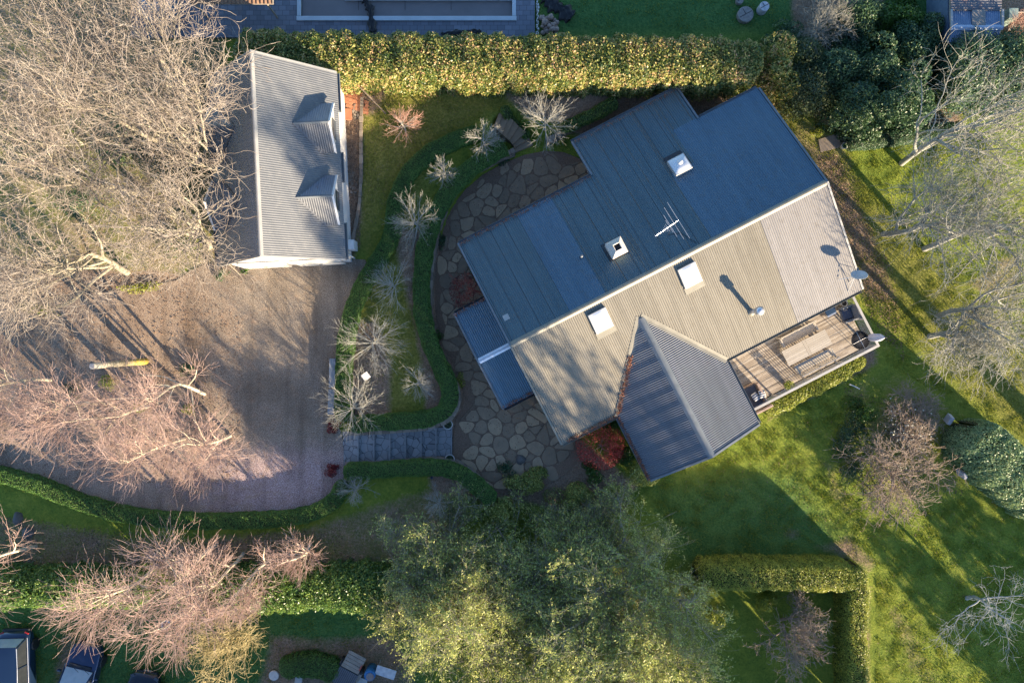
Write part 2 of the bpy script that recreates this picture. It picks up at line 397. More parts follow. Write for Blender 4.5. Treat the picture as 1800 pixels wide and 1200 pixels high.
LEAF = dict(
    box=lambda: leafmat('leaf_box_hedge', [(.04, .11, .022), (.10, .22, .04), (.2, .32, .07)], .55, .25),
    phot=lambda: leafmat('leaf_photinia', [(.02, .055, .015), (.08, .14, .03), (.24, .27, .06), (.50, .44, .14), (.6, .36, .2)], .4, .3, 1.1, [0, .28, .5, .68, .82]),
    pitt=lambda: leafmat('leaf_pittosporum', [(.11, .20, .09), (.26, .37, .17), (.52, .58, .28)], .45, .3, .9),
    dark=lambda: leafmat('leaf_dark_evergreen', [(.015, .045, .025), (.04, .10, .05), (.09, .16, .07), (.16, .22, .07)], .45, .25, .8),
    laurel=lambda: leafmat('leaf_laurel', [(.025, .08, .02), (.12, .22, .045), (.34, .42, .09)], .35, .3, 1.0),
    yel=lambda: leafmat('leaf_yellow_green', [(.12, .19, .025), (.34, .38, .055), (.52, .50, .09)], .45, .35, 1.5),
    olive=lambda: leafmat('leaf_olive_evergreen', [(.06, .10, .025), (.28, .34, .08), (.54, .56, .16), (.72, .69, .27)], .5, .3, 1.1),
    red=lambda: leafmat('leaf_red_maple', [(.35, .04, .04), (.65, .10, .09), (.75, .3, .2)], .5, .4, 3),
    dred=lambda: leafmat('leaf_dark_red', [(.08, .01, .015), (.24, .03, .035), (.36, .06, .06)], .5, .3, 3),
    fern=lambda: leafmat('leaf_garden_green', [(.02, .06, .012), (.06, .14, .02), (.16, .26, .05)], .4, .3, 2.5),
    white=lambda: leafmat('petal_white', [(.5, .5, .42), (.75, .75, .65)], .5, .3, 2.5),
    bud=lambda: leafmat('bud_beige', [(.3, .2, .13), (.48, .36, .24), (.6, .5, .36)], .6, .3, 2.5),
    lit=lambda: leafmat('fallen_leaf', [(.06, .038, .026), (.19, .12, .08), (.36, .24, .16)], .8, .1, 2.5),
)

# ------------------------------------------------------------------ ground sheet
gx = np.concatenate([[-500, -200, -100, -60, -42], np.arange(-34, 34.01, .2), [42, 60, 100, 200, 500]])
gy = np.concatenate([[-500, -200, -100, -50, -34], np.arange(-26, 26.01, .2), [34, 50, 100, 200, 500]])
GX, GY = np.meshgrid(gx, gy, indexing='ij'); X, Y = GX.ravel(), GY.ravel()
Z = gz(X, Y); inn = (np.abs(X) < 34) & (np.abs(Y) < 26)
Z = Z + inn * .03 * (np.sin(X * 1.9 + 1.3 * np.sin(Y * .8)) * np.sin(Y * 1.6 + np.sin(X)) + .6 * np.sin(X * 4.7 + Y * 2) * np.sin(Y * 5.3)) * .7
def soft(polys, wd=.5):
    a = np.zeros(X.shape)
    for amt, zz, px in polys:
        pl = [P(u, v, zz)[:2] for u, v in px]
        a = np.maximum(a, amt * sm((sdf(pl, X, Y) / wd + 1) / 2))
    return a
dirt = soft([
    (1, 1.05, [(600, 180), (636, 180), (636, 350), (625, 470), (600, 470)]),
    (1, 1.05, [(640, 120), (690, 150), (660, 200), (600, 200), (590, 140)]),
    (.95, .5, [(870, 165), (1340, 150), (1380, 200), (1230, 230), (1040, 240), (930, 215)]),
    (.85, 1.05, [(660, 560), (690, 640), (690, 760), (620, 760), (600, 640), (620, 560)]),
    (.65, 1.05, [(-100, 880), (150, 930), (330, 950), (560, 920), (760, 850), (830, 880), (800, 980), (600, 1010), (-100, 1015)]),
    (.95, 1.05, [(-200, 470), (300, 470), (420, 520), (420, 800), (-200, 860)]),
    (.6, 1.05, [(-300, -300), (400, -100), (400, 480), (-300, 500)]),
    (.85, 0, [(1430, 270), (1470, 260), (1560, 480), (1580, 540), (1520, 520), (1450, 340)]),
    (.55, 0, [(1350, 155), (1480, 240), (1530, 340), (1460, 330), (1400, 260), (1340, 175)]),
    (.95, 0, [(1380, 165), (1680, 170), (1700, 235), (1500, 245), (1440, 215)]),
    (.3, 0, [(1530, 500), (1580, 560), (1570, 640), (1530, 600)]),
    (.4, 0, [(1480, 680), (1560, 640), (1700, 720), (1690, 860), (1580, 900), (1500, 870), (1470, 800)]),
    (.2, 0, [(1240, 1050), (1500, 1050), (1505, 1300), (1240, 1300)]),
    (.8, 0, [(1480, 1030), (1530, 1030), (1530, 1300), (1480, 1300)]),
    (.75, 0, [(1490, 940), (1545, 985), (1530, 1010), (1430, 960)]),
    (.7, 0, [(1380, 925), (1410, 930), (1400, 950), (1375, 945)]),
    (.5, 0, [(1560, 1060), (1590, 1080), (1660, 1200), (1620, 1230), (1570, 1120)]),
    (.45, 0, [(1440, 800), (1460, 810), (1530, 920), (1500, 940), (1450, 860)]),
    (.8, 0, [(1350, 640), (1530, 560), (1545, 640), (1350, 740)]),
    (1, 0, [(690, 400), (800, 420), (960, 720), (1130, 860), (1000, 900), (760, 860), (740, 600)]),
    (.7, 1.05, [(100, 1110), (190, 1110), (120, 1250), (90, 1250)]),
    (.8, .6, [(480, 1110), (700, 1110), (760, 1250), (440, 1250)]),
    (.85, .3, [(1380, -100), (1560, -100), (1560, 60), (1380, 70)]),
    (.85, 0, [(1740, -20), (1900, -20), (1900, 90), (1760, 90)]),
    (.6, 0, [(1690, 500), (1800, 420), (1800, 560)]),
])
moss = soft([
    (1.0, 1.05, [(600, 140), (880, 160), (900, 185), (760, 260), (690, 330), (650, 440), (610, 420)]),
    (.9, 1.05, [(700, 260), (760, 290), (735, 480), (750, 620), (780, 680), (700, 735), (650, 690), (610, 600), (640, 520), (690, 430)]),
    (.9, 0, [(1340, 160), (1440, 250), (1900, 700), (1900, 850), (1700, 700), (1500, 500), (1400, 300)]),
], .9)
lush_shade = soft([(1, .6, [(-300, 1050), (740, 1050), (760, 1400), (-300, 1400)]), (1, .6, [(900, -300), (1900, -300), (1700, 60), (950, 80)]),
             (.7, 0, [(1140, 850), (1400, 830), (1500, 980), (1200, 1000)])], 1.0)  # last patch: shade of the clipped hedge put into the lawn colour
idx = np.arange(X.size).reshape(GX.shape)
Fg = np.stack([idx[:-1, :-1], idx[1:, :-1], idx[1:, 1:], idx[:-1, 1:]], -1).reshape(-1, 4)
m, nt_, b = nodes('garden_ground')
at = nt_.nodes.new('ShaderNodeVertexColor'); at.layer_name = 'cover'
sp = nt_.nodes.new('ShaderNodeSeparateColor'); nt_.links.new(at.outputs[0], sp.inputs[0])
n1 = noise(nt_, .55, 4, .6); n2 = noise(nt_, 9, 5, .7); n3 = noise(nt_, 30, 3, .6)
n0 = noise(nt_, 3.2, 4, .75)
g1 = ramp(nt_, [(.08, .15, .025), (.24, .30, .045), (.44, .42, .08)], math_(nt_, 'MULTIPLY_ADD', math_(nt_, 'ADD', math_(nt_, 'MULTIPLY', n1, .35), math_(nt_, 'ADD', math_(nt_, 'MULTIPLY', n0, .25), math_(nt_, 'MULTIPLY', n2, .4))), 2.9, -1.02))
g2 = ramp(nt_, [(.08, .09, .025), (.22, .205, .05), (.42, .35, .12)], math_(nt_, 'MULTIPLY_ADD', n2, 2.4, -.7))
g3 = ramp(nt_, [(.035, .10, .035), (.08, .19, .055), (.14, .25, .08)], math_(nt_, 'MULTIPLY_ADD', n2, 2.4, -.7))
d1 = ramp(nt_, [(.07, .048, .035), (.31, .215, .15), (.62, .47, .34)], math_(nt_, 'MULTIPLY_ADD', math_(nt_, 'ADD', math_(nt_, 'MULTIPLY', n3, .6), math_(nt_, 'MULTIPLY', n2, .4)), 2.4, -.7))
def edge(a, amp=1.6): return math_(nt_, 'MULTIPLY_ADD', math_(nt_, 'ADD', a, math_(nt_, 'MULTIPLY_ADD', math_(nt_, 'ADD', math_(nt_, 'MULTIPLY', n1, .5), math_(nt_, 'MULTIPLY', n2, .5)), amp, -amp / 2)), 2.2, -.75, True)
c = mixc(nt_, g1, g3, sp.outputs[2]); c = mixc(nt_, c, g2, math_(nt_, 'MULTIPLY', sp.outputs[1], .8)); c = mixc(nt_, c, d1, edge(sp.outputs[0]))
nt_.links.new(c, b.inputs['Base Color']); b.inputs['Roughness'].default_value = .95; b.inputs['Specular IOR Level'].default_value = .15
bump(nt_, b, math_(nt_, 'ADD', n2, math_(nt_, 'MULTIPLY', n3, .5)), 1.0, .12)
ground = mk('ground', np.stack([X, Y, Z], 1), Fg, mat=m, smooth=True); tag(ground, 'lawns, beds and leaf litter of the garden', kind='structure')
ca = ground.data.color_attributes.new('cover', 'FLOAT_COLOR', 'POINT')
ca.data.foreach_set('color', np.stack([dirt, moss, lush_shade, np.ones_like(dirt)], 1).astype(np.float32).ravel())

def smooth_poly(px, it=2):
    p = [tuple(q) for q in px]
    for _ in range(it):
        o = []
        for i in range(len(p)):
            a, b_ = p[i], p[(i + 1) % len(p)]
            o += [(a[0]*.75 + b_[0]*.25, a[1]*.75 + b_[1]*.25), (a[0]*.25 + b_[0]*.75, a[1]*.25 + b_[1]*.75)]
        p = o
    return p
def smooth_line(p, it=2):
    for _ in range(it):
        o = [p[0]]
        for a, b_ in zip(p[:-1], p[1:]):
            o += [(a[0]*.75 + b_[0]*.25, a[1]*.75 + b_[1]*.25), (a[0]*.25 + b_[0]*.75, a[1]*.25 + b_[1]*.75)]
        p = o + [p[-1]]
    return p
# driveway
drv = smooth_poly([(-260, 560), (0, 545), (120, 520), (300, 500), (345, 470), (400, 455), (640, 452), (648, 470), (618, 515), (600, 570), (588, 640), (588, 740), (604, 765), (604, 860), (585, 890), (520, 908), (400, 912), (300, 908), (210, 892), (100, 850), (0, 828), (-260, 815)], 1)
m, nt_, b = nodes('driveway_gravel')
pos_ = nt_.nodes.new('ShaderNodeNewGeometry').outputs['Position']
n1 = noise(nt_, .35, 4, .6); n2 = noise(nt_, 22, 4, .75); n4 = noise(nt_, 2.2, 5, .7)
c1 = ramp(nt_, [(.11, .09, .07), (.25, .205, .16), (.46, .39, .31)], math_(nt_, 'MULTIPLY_ADD', n2, 3.4, -1.2))
c2 = ramp(nt_, [(.14, .085, .08), (.38, .27, .26), (.72, .62, .60)], math_(nt_, 'MULTIPLY_ADD', n2, 3.4, -1.2))
c3 = ramp(nt_, [(.11, .08, .058), (.35, .25, .175), (.60, .46, .34)], math_(nt_, 'MULTIPLY_ADD', n2, 3.0, -1.0))
sx = nt_.nodes.new('ShaderNodeSeparateXYZ'); nt_.links.new(pos_, sx.inputs[0])
low = math_(nt_, 'MULTIPLY_ADD', math_(nt_, 'ADD', sx.outputs[1], math_(nt_, 'MULTIPLY', n4, -2.0)), -.7, -4.3, True)      # pinkish shell grit towards the lower end
c = mixc(nt_, c1, c2, low)
lit = math_(nt_, 'MULTIPLY_ADD', math_(nt_, 'ADD', math_(nt_, 'MULTIPLY', sx.outputs[0], -.16), math_(nt_, 'MULTIPLY', n4, 2.2)), 1.2, -3.9, True)
c = mixc(nt_, c, c3, math_(nt_, 'MULTIPLY', lit, .85))
c = mixc(nt_, c, c3, math_(nt_, 'MULTIPLY', math_(nt_, 'MULTIPLY_ADD', n4, 5, -2.6, True), .6))
mpt = nt_.nodes.new('ShaderNodeMapping'); mpt.inputs['Rotation'].default_value = (0, 0, R(-52)); mpt.inputs['Scale'].default_value = (.9, .10, 1); nt_.links.new(pos_, mpt.inputs[0])
trk = noise(nt_, 1.0, 4, .6, mpt.outputs[0]); c = mixc(nt_, c, mixc(nt_, c, (.68, .66, .64), 1.0, 'MULTIPLY'), math_(nt_, 'MULTIPLY_ADD', trk, 5, -2.3, True)); c = mixc(nt_, c, mixc(nt_, c, (.7, .68, .66), 1.0, 'MULTIPLY'), math_(nt_, 'MULTIPLY_ADD', n1, 5, -2.4, True))
nt_.links.new(c, b.inputs['Base Color']); b.inputs['Roughness'].default_value = .9; bump(nt_, b, n2, .7, .04)
MB().prism([P(u, v, 1.05)[:2] for u, v in drv], 1.0, 1.085).build('driveway', m); tag(bpy.data.objects['driveway'], 'gravel driveway and turning area', kind='structure')
# litter and gravel bed of the terrace
ter = smooth_poly([(772, 430), (788, 372), (830, 318), (905, 276), (975, 262), (1035, 285), (1100, 300), (1050, 420), (900, 460), (860, 500), (960, 640), (1035, 790), (985, 845), (880, 870), (846, 862), (796, 822), (797, 748), (818, 693), (797, 645), (775, 600), (765, 540), (764, 490)], 1)
M_tgrit = pm('terrace_grit', [(.07, .045, .032), (.19, .125, .085), (.38, .27, .19)], 26, .95, 0, .6, .03, 26)
MB().prism([P(u, v)[:2] for u, v in ter], -.05, .035).build('terrace_grit', M_tgrit); tag(bpy.data.objects['terrace_grit'], 'fine brown grit between the terrace stones', kind='structure')

def voronoi(poly, step, gap, z0, z1, seed=1, rnd=2, jitter=.42, keep=1.0, hjit=.006):
    r = random.Random(seed); xs = [p[0] for p in poly]; ys = [p[1] for p in poly]
    pts = []
    nx = int((max(xs) - min(xs)) / step) + 3; ny = int((max(ys) - min(ys)) / step) + 3
    for i in range(-1, nx):
        for j in range(-1, ny):
            pts.append((min(xs) + (i + .5 * (j % 2) + r.uniform(-jitter, jitter)) * step, min(ys) + (j + r.uniform(-jitter, jitter)) * step))
    mb = MB(); pa = np.array(poly)
    pin = sdf(pa, np.array([p[0] for p in pts]), np.array([p[1] for p in pts]))
    for k, p in enumerate(pts):
        if pin[k] < step * .12 or r.random() > keep: continue
        cell = [(p[0] - step*2, p[1] - step*2), (p[0] + step*2, p[1] - step*2), (p[0] + step*2, p[1] + step*2), (p[0] - step*2, p[1] + step*2)]
        for q in pts:
            dx, dy = q[0] - p[0], q[1] - p[1]; dd = math.hypot(dx, dy)
            if dd < 1e-6 or dd > step * 3: continue
            nx_, ny_ = dx / dd, dy / dd; lim = dd / 2 - gap / 2; out = []
            for a in range(len(cell)):
                A, B = cell[a], cell[(a + 1) % len(cell)]
                da = (A[0]-p[0])*nx_ + (A[1]-p[1])*ny_ - lim; db = (B[0]-p[0])*nx_ + (B[1]-p[1])*ny_ - lim
                if da <= 0: out.append(A)
                if (da < 0) != (db < 0):
                    t = da / (da - db); out.append((A[0] + (B[0]-A[0])*t, A[1] + (B[1]-A[1])*t))
            cell = out
            if len(cell) < 3: break
        if len(cell) < 3: continue
        cx = sum(a[0] for a in cell)/len(cell); cy = sum(a[1] for a in cell)/len(cell)
        if pin[k] < step * .5:      # trim to the outline
            cell = [a if sdf(pa, np.array([a[0]]), np.array([a[1]]))[0] > .01 else None for a in cell]
            cell = [a for a in cell if a]
            if len(cell) < 3: continue
        if rnd: cell = smooth_poly(cell, rnd)
        mb.prism(cell, z0, z1 + r.uniform(-hjit, hjit))
    return mb
voronoi([P(u, v)[:2] for u, v in ter], .72, .055, 0.0, .065, 5, 1, .55, .96, .015).build('flagstone_paving', M_flag)
tag(bpy.data.objects['flagstone_paving'], 'irregular flagstones of the sunken terrace', kind='structure')

# retaining walls (stone, capped)
def stone_wall(name, label, px, z0, z1, wd, zpx):
    pts = smooth_line([P(u, v, zpx)[:2] for u, v in px], 2); mb = MB(); r = random.Random(len(px))
    root = thing(name, label, 'retaining wall', (pts[len(pts)//2][0], pts[len(pts)//2][1], z0))
    a = np.array(pts); cum = np.concatenate([[0], np.cumsum(np.linalg.norm(np.diff(a, axis=0), axis=1))])
    def at_(s): return (np.interp(s, cum, a[:, 0]), np.interp(s, cum, a[:, 1]))
    nc = max(3, int((z1 - z0) / .17)); hc = (z1 - z0) / nc
    for k in range(nc):
        s = r.uniform(-.2, 0)
        while s < cum[-1]:
            L = r.uniform(.25, .5); s0 = max(s, 0); s1 = min(s + L, cum[-1])
            if s1 - s0 > .08:
                p0 = at_(s0 + .008); p1 = at_(s1 - .008); ang = math.atan2(p1[1] - p0[1], p1[0] - p0[0]); l = math.hypot(p1[0]-p0[0], p1[1]-p0[1])
                mb.box(((p0[0]+p1[0])/2, (p0[1]+p1[1])/2, z0 + hc * (k + .5)), (l, wd + r.uniform(-.04, .05) + (.05 if k == nc-1 else 0), hc - .012), ang)
            s += L
    mb.build('stones', M_stone, root, bevel=.018)
    mo = MB()
    for i in range(len(pts) - 1):
        p0, p1 = pts[i], pts[i+1]; ang = math.atan2(p1[1]-p0[1], p1[0]-p0[0]); l = math.hypot(p1[0]-p0[0], p1[1]-p0[1])
        mo.box(((p0[0]+p1[0])/2, (p0[1]+p1[1])/2, (z0 + z1) / 2 - .03), (l + .03, wd - .09, z1 - z0 - .08 - .0007 * (i % 5)), ang)
    mo.build('mortar', M_joint, root)
    return root
stone_wall('retaining_wall', 'long curved dry stone retaining wall between the inner box hedge and the sunken terrace', [(905, 263), (870, 278), (835, 298), (800, 331), (775, 378), (761, 432), (756, 500), (755, 560), (768, 610), (788, 650), (808, 690), (803, 722), (788, 742), (745, 754), (690, 758), (612, 762)], -.1, 1.10, .17, 1.1)
stone_wall('retaining_wall', 'stone retaining wall below the broad steps, under the short lower box hedge', [(606, 816), (700, 812), (770, 807), (800, 815), (830, 833), (862, 866)], -.1, 1.10, .17, 1.1)
stone_wall('retaining_wall', 'low rough stone edging wall behind the house beneath the tall leafy hedge', [(962, 248), (990, 232), (1040, 206), (1085, 186)], -.1, .75, .24, .7)
stone_wall('retaining_wall', 'row of loose edging stones along the garage flower bed', [(636, 170), (634, 230), (635, 300), (632, 360), (620, 420), (612, 462)], 1.0, 1.17, .13, 1.15)

# broad steps
st = thing('garden_steps', 'broad bluestone steps with crazy paved treads between the driveway and the terrace', 'steps', P(700, 785, .5))
M_riser = pm('step_riser', [(.06, .06, .065), (.11, .11, .11)], 5, .85)
M_nose = pm('step_nosing', [(.2, .21, .22), (.30, .31, .31)], 5, .7)
m, nt_, b = nodes('crazy_paving'); g = nt_.nodes.new('ShaderNodeNewGeometry').outputs['Position']
vo = nt_.nodes.new('ShaderNodeTexVoronoi'); vo.feature = 'DISTANCE_TO_EDGE'; vo.inputs['Scale'].default_value = 2.7; nt_.links.new(g, vo.inputs['Vector'])
vc = nt_.nodes.new('ShaderNodeTexVoronoi'); vc.inputs['Scale'].default_value = 2.7; nt_.links.new(g, vc.inputs['Vector']); sv = nt_.nodes.new('ShaderNodeSeparateColor'); nt_.links.new(vc.outputs['Color'], sv.inputs[0])
cc = ramp(nt_, [(.13, .14, .15), (.23, .24, .25), (.33, .34, .345)], math_(nt_, 'ADD', math_(nt_, 'MULTIPLY', sv.outputs[0], .6), math_(nt_, 'MULTIPLY', noise(nt_, 5, 5), .45)))
cc = mixc(nt_, (.035, .035, .04), cc, math_(nt_, 'MULTIPLY', vo.outputs['Distance'], 22, None, True)); nt_.links.new(cc, b.inputs['Base Color']); b.inputs['Roughness'].default_value = .75; bump(nt_, b, noise(nt_, 18, 4), .4, .02); M_crazy = m
edges = [603, 630, 658, 686, 713, 741, 767, 794.5]
for i in range(7):
    ztop = 1.05 - i * .15 - .0
    x0 = P(edges[i], 0, ztop)[0]; x1 = P(edges[i + 1], 0, ztop)[0]
    yt = P(0, 758 - i * 1.2, ztop)[1]; yb = P(0, 818 - i * 1.6, ztop)[1]
    MB().prism([(x0 - .02, yb), (x1, yb), (x1, yt), (x0 - .02, yt)], -.1, ztop - .012).build('riser', M_riser, st)
    MB().prism([(x1 - .055, yb), (x1 + .012, yb), (x1 + .012, yt), (x1 - .055, yt)], ztop - .03, ztop + .017).build('nosing', M_nose, st)
    MB().prism([(x0 - .018, yb + .004), (x1 - .057, yb + .004), (x1 - .057, yt - .004), (x0 - .018, yt - .004)], ztop - .02, ztop + .01).build('tread', M_crazy, st)
# upper fanned steps
us = thing('garden_steps', 'narrow fan of worn stone steps from the upper lawn to the terrace beneath bare branches', 'steps', P(900, 235, .5))
nose = [((868, 222), (878, 196)), ((874, 228), (884, 200)), ((882, 236), (894, 206)), ((889, 242), (903, 212)), ((895, 247), (912, 222)), ((901, 254), (925, 232)), ((904, 260), (931, 244)), ((906, 268), (937, 255))]
for i in range(7):
    zt = 1.03 - i * .145
    a, b_ = nose[i]; c_, d_ = nose[i + 1]
    q = [P(*a, zt)[:2], P(*b_, zt)[:2], P(*d_, zt)[:2], P(*c_, zt)[:2]]
    MB().prism(q, -.1, zt).build('tread', M_flag, us, bevel=.02)
# flower pots at the steps
def pot(name, label, u, v, r=.26, h=.42, zb=None, plant=True, mat=None, group=None):
    x, y, z = G(u, v, h) if zb is None else P(u, v, zb + h)
    if zb is not None: z = zb
    t = thing(name, label, 'flower pot', (x, y, z), group)
    MB().lathe([(r*.7, 0), (r*.95, h*.6), (r, h*.93), (r*1.06, h*.94), (r*1.06, h), (r*.88, h), (r*.84, h*.86), (0.001, h*.86)], (x, y, z), 28).build('pot_body', mat or M_galv, t, True)
    MB().lathe([(r*.83, h*.80), (r*.83, h*.88), (.001, h*.9)], (x, y, z), 20).build('soil', M_joint, t)
    if plant:
        n = 90; th = rng.uniform(0, 6.28, n); rr = r * .75 * np.sqrt(rng.random(n))
        V, F = leaves(np.stack([x + rr*np.cos(th), y + rr*np.sin(th), z + h*.95 + rng.uniform(0, .12, n)], 1), .09, np.array([0, 0, 1.]), .8); mk('foliage', V, F, mat=LEAF['dark'](), parent=t)
    return t
M_pot = pm('pale_glazed_pot', [(.5, .48, .46), (.66, .64, .6)], 6, .5)
pot('flower_pot', 'pale round pot at the foot of the steps against the upper hedge', 787, 746, mat=M_pot, zb=.07)
pot('flower_pot', 'pale round pot at the foot of the steps beside the lower hedge', 790.5, 807, mat=M_pot, zb=.07)

# ------------------------------------------------------------------ main house
TH = R(27.25); UV = Vector((math.cos(TH), math.sin(TH), 0)); NV = Vector((math.sin(TH), -math.cos(TH), 0)); O0 = Vector((0, -.14, 0))
def Fr(s, t, z): return tuple(O0 + UV * s + NV * t + Vector((0, 0, z)))
def FX(s, t, z, rz=0):      # local frame: x along the ridge, y towards the ridge's north side
    return Matrix.Translation(Fr(s, t, z)) @ Matrix.Rotation(TH + rz, 4, 'Z')
def st_of(u, v, z):
    x, y, _ = P(u, v, z); d = Vector((x, y, 0)) - O0; return d.dot(UV), d.dot(NV)
def corr(name, poly, O, a, nh, tanp, mat, parent, pitch=.108, amp=.015, lap=0, slab=.1, label=None, under=None, sag=None):
    O, a, nh = Vector(O), Vector(a), Vector(nh)
    nrm = Vector((nh.x * tanp, nh.y * tanp, 1)).normalized()
    s0, s1 = min(p[0] for p in poly), max(p[0] for p in poly); step = pitch / 6
    ss = np.arange(s0 + 1e-4, s1 - 1e-4, step); V = []; ok = []
    for k, s in enumerate(ss):
        ts = []
        for i in range(len(poly)):
            A, B = poly[i], poly[(i+1) % len(poly)]
            if (A[0] <= s) != (B[0] <= s): ts.append(A[1] + (s - A[0]) / (B[0] - A[0]) * (B[1] - A[1]))
        t0, t1 = min(ts), max(ts); g = round((s) / pitch)
        h = amp * math.cos(2 * math.pi * s / pitch)
        if sag: q_ = (s / sag[0]) % 1.0; h += sag[1] * ((.62 - q_) / .62 if q_ < .62 else (q_ - .62) / .38)
        if lap and (k // 6) % lap == 0 and h < 0: h *= 3.0
        for t in (t0, t1): V.append(tuple(O + a * s + nh * t + Vector((0, 0, -tanp * t)) + nrm * h))
    n = len(ss); F = [(2*i, 2*i+1, 2*i+3, 2*i+2) for i in range(n - 1)]
    # orient upward
    A, B, D = Vector(V[0]), Vector(V[1]), Vector(V[3])
    if (B - A).cross(D - B).z < 0: F = [f[::-1] for f in F]
    o = mk(name, np.array(V), np.array(F), mat=mat, parent=parent, smooth=True)
    if label: o['label'] = label
    if slab:
        m_ = MB(); n_ = len(poly); pts = [O + a * p[0] + nh * p[1] + Vector((0, 0, -tanp * p[1])) for p in poly]
        if (sum((pts[i].x * pts[(i+1) % n_].y - pts[(i+1) % n_].x * pts[i].y) for i in range(n_))) < 0: pts = pts[::-1]
        up = [tuple(p - nrm * .03) for p in pts]; dn = [tuple(p - nrm * (.03 + slab)) for p in pts]
        m_.add(up + dn, [tuple(range(n_)), tuple(range(n_, 2*n_))[::-1]] + [(i, n_ + i, n_ + (i+1) % n_, (i+1) % n_) for i in range(n_)])
        m_.build('roof_lining', under or M_timb, parent)
    return o
def cap(name, p0, p1, wd, mat, parent, drop=.05, rise=.03, side=None, n=1):
    """folded ridge or valley flashing: two thin wings"""
    p0, p1 = Vector(p0), Vector(p1); d = (p1 - p0).normalized(); sd_ = Vector((d.y, -d.x, 0)).normalized()
    m_ = MB(); U = Vector((0, 0, 1)); pr = [(-wd, -drop), (-wd*.3, rise * .7), (0, rise), (wd*.3, rise * .7), (wd, -drop), (wd*.96, -drop - .012), (0, rise - .014), (-wd*.96, -drop - .012)]
    vs = [tuple(q + sd_ * x + U * z) for q in (p0, p1) for x, z in pr]; k = len(pr)
    m_.add(vs, [tuple(range(k)), tuple(range(k, 2*k))[::-1]] + [(i, k+i, k+(i+1) % k, (i+1) % k) for i in range(k)])
    return m_.build(name, mat, parent)
def gutter(p0, p1, parent, out, mat=None, wd=.12, name='gutter'):
    p0, p1, out = Vector(p0), Vector(p1), Vector(out).normalized(); m_ = MB(); U = Vector((0, 0, 1))
    pr = [(0, 0), (0, -.10), (wd, -.10), (wd, .015), (wd - .012, .015), (wd - .012, -.088), (.012, -.088), (.012, 0)]; k = len(pr)
    vs = [tuple(q + out * x + U * z) for q in (p0, p1) for x, z in pr]
    m_.add(vs, [tuple(range(k)), tuple(range(k, 2*k))[::-1]] + [(i, (i+1) % k, k+(i+1) % k, k+i) for i in range(k)])
    o = m_.build(name, mat or M_gut, parent); return o

house = thing('house', 'large house with a long gabled iron roof, a south wing and open deck', 'house', Fr(8.5, 0, 0))
RZ, TP = 4.75, math.tan(R(17.07)); SE = 5.66; NE_ = 5.75
SW0, SE1 = -.05, 17.0; WC, WH, WT, WRZ = 6.17, 3.11, 9.3, 4.25; TW = .402
OR = Fr(0, 0, RZ)
# south slope
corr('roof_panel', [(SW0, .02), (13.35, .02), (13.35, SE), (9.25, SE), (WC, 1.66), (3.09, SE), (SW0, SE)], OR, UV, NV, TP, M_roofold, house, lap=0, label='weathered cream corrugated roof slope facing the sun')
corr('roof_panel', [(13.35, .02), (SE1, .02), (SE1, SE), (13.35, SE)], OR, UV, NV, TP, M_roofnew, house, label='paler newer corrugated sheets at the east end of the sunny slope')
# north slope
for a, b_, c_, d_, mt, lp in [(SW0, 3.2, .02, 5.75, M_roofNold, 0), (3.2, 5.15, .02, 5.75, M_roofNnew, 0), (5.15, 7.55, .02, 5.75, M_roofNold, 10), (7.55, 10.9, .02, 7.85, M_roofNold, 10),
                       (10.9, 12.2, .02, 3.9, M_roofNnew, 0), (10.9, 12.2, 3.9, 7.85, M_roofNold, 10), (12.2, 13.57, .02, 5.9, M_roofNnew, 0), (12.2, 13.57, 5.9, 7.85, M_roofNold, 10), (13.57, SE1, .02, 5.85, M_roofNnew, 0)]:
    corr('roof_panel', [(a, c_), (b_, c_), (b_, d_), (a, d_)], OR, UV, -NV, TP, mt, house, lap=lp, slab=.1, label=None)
# wing
OW = Fr(WC, 1.63, WRZ); WL = WT - 1.63
corr('roof_panel', [(.02, .02), (WL, .02), (WL, WH), (4.07, WH)], OW, NV, -UV, TW, M_roofwing, house, amp=.026, sag=(.80, .024), label='west slope of the south wing')
corr('roof_panel', [(.02, .02), (WL, .02), (WL, WH), (4.07, WH)], OW, NV, UV, TW, M_roofwing, house, amp=.019, label='east slope of the south wing')
def zm(t): return RZ - TP * abs(t)
cap('ridge_cap', Fr(SW0 - .03, 0, RZ + .02), Fr(SE1 + .03, 0, RZ + .02), .15, M_cap, house, .055, .015)
cap('ridge_cap', Fr(WC, 1.75, WRZ + .02), Fr(WC, WT + .03, WRZ + .02), .2, M_gut, house, .07, .02)
for sg in (-1, 1):          # valley flashings
    a = Vector(Fr(WC + sg * .04, 1.66, WRZ + .012)); b_ = Vector(Fr(WC + sg * 3.1, 5.7, 3.0 + .03))
    m_ = MB(); d = (b_ - a).normalized(); e = Vector((d.y, -d.x, 0)).normalized()
    up = Vector((0, 0, .02)); q = [a - e*.16 + up, a + up*.2, a + e*.16 + up, b_ + e*.16 + up*1.6, b_ + up*.2, b_ - e*.16 + up*1.6]
    vs = [tuple(p) for p in q] + [tuple(p - Vector((0, 0, .012))) for p in q]
    m_.add(vs, [(0, 1, 4, 5), (1, 2, 3, 4), (6, 11, 10, 7), (7, 10, 9, 8)]); m_.build('valley_flashing', M_cap, house)
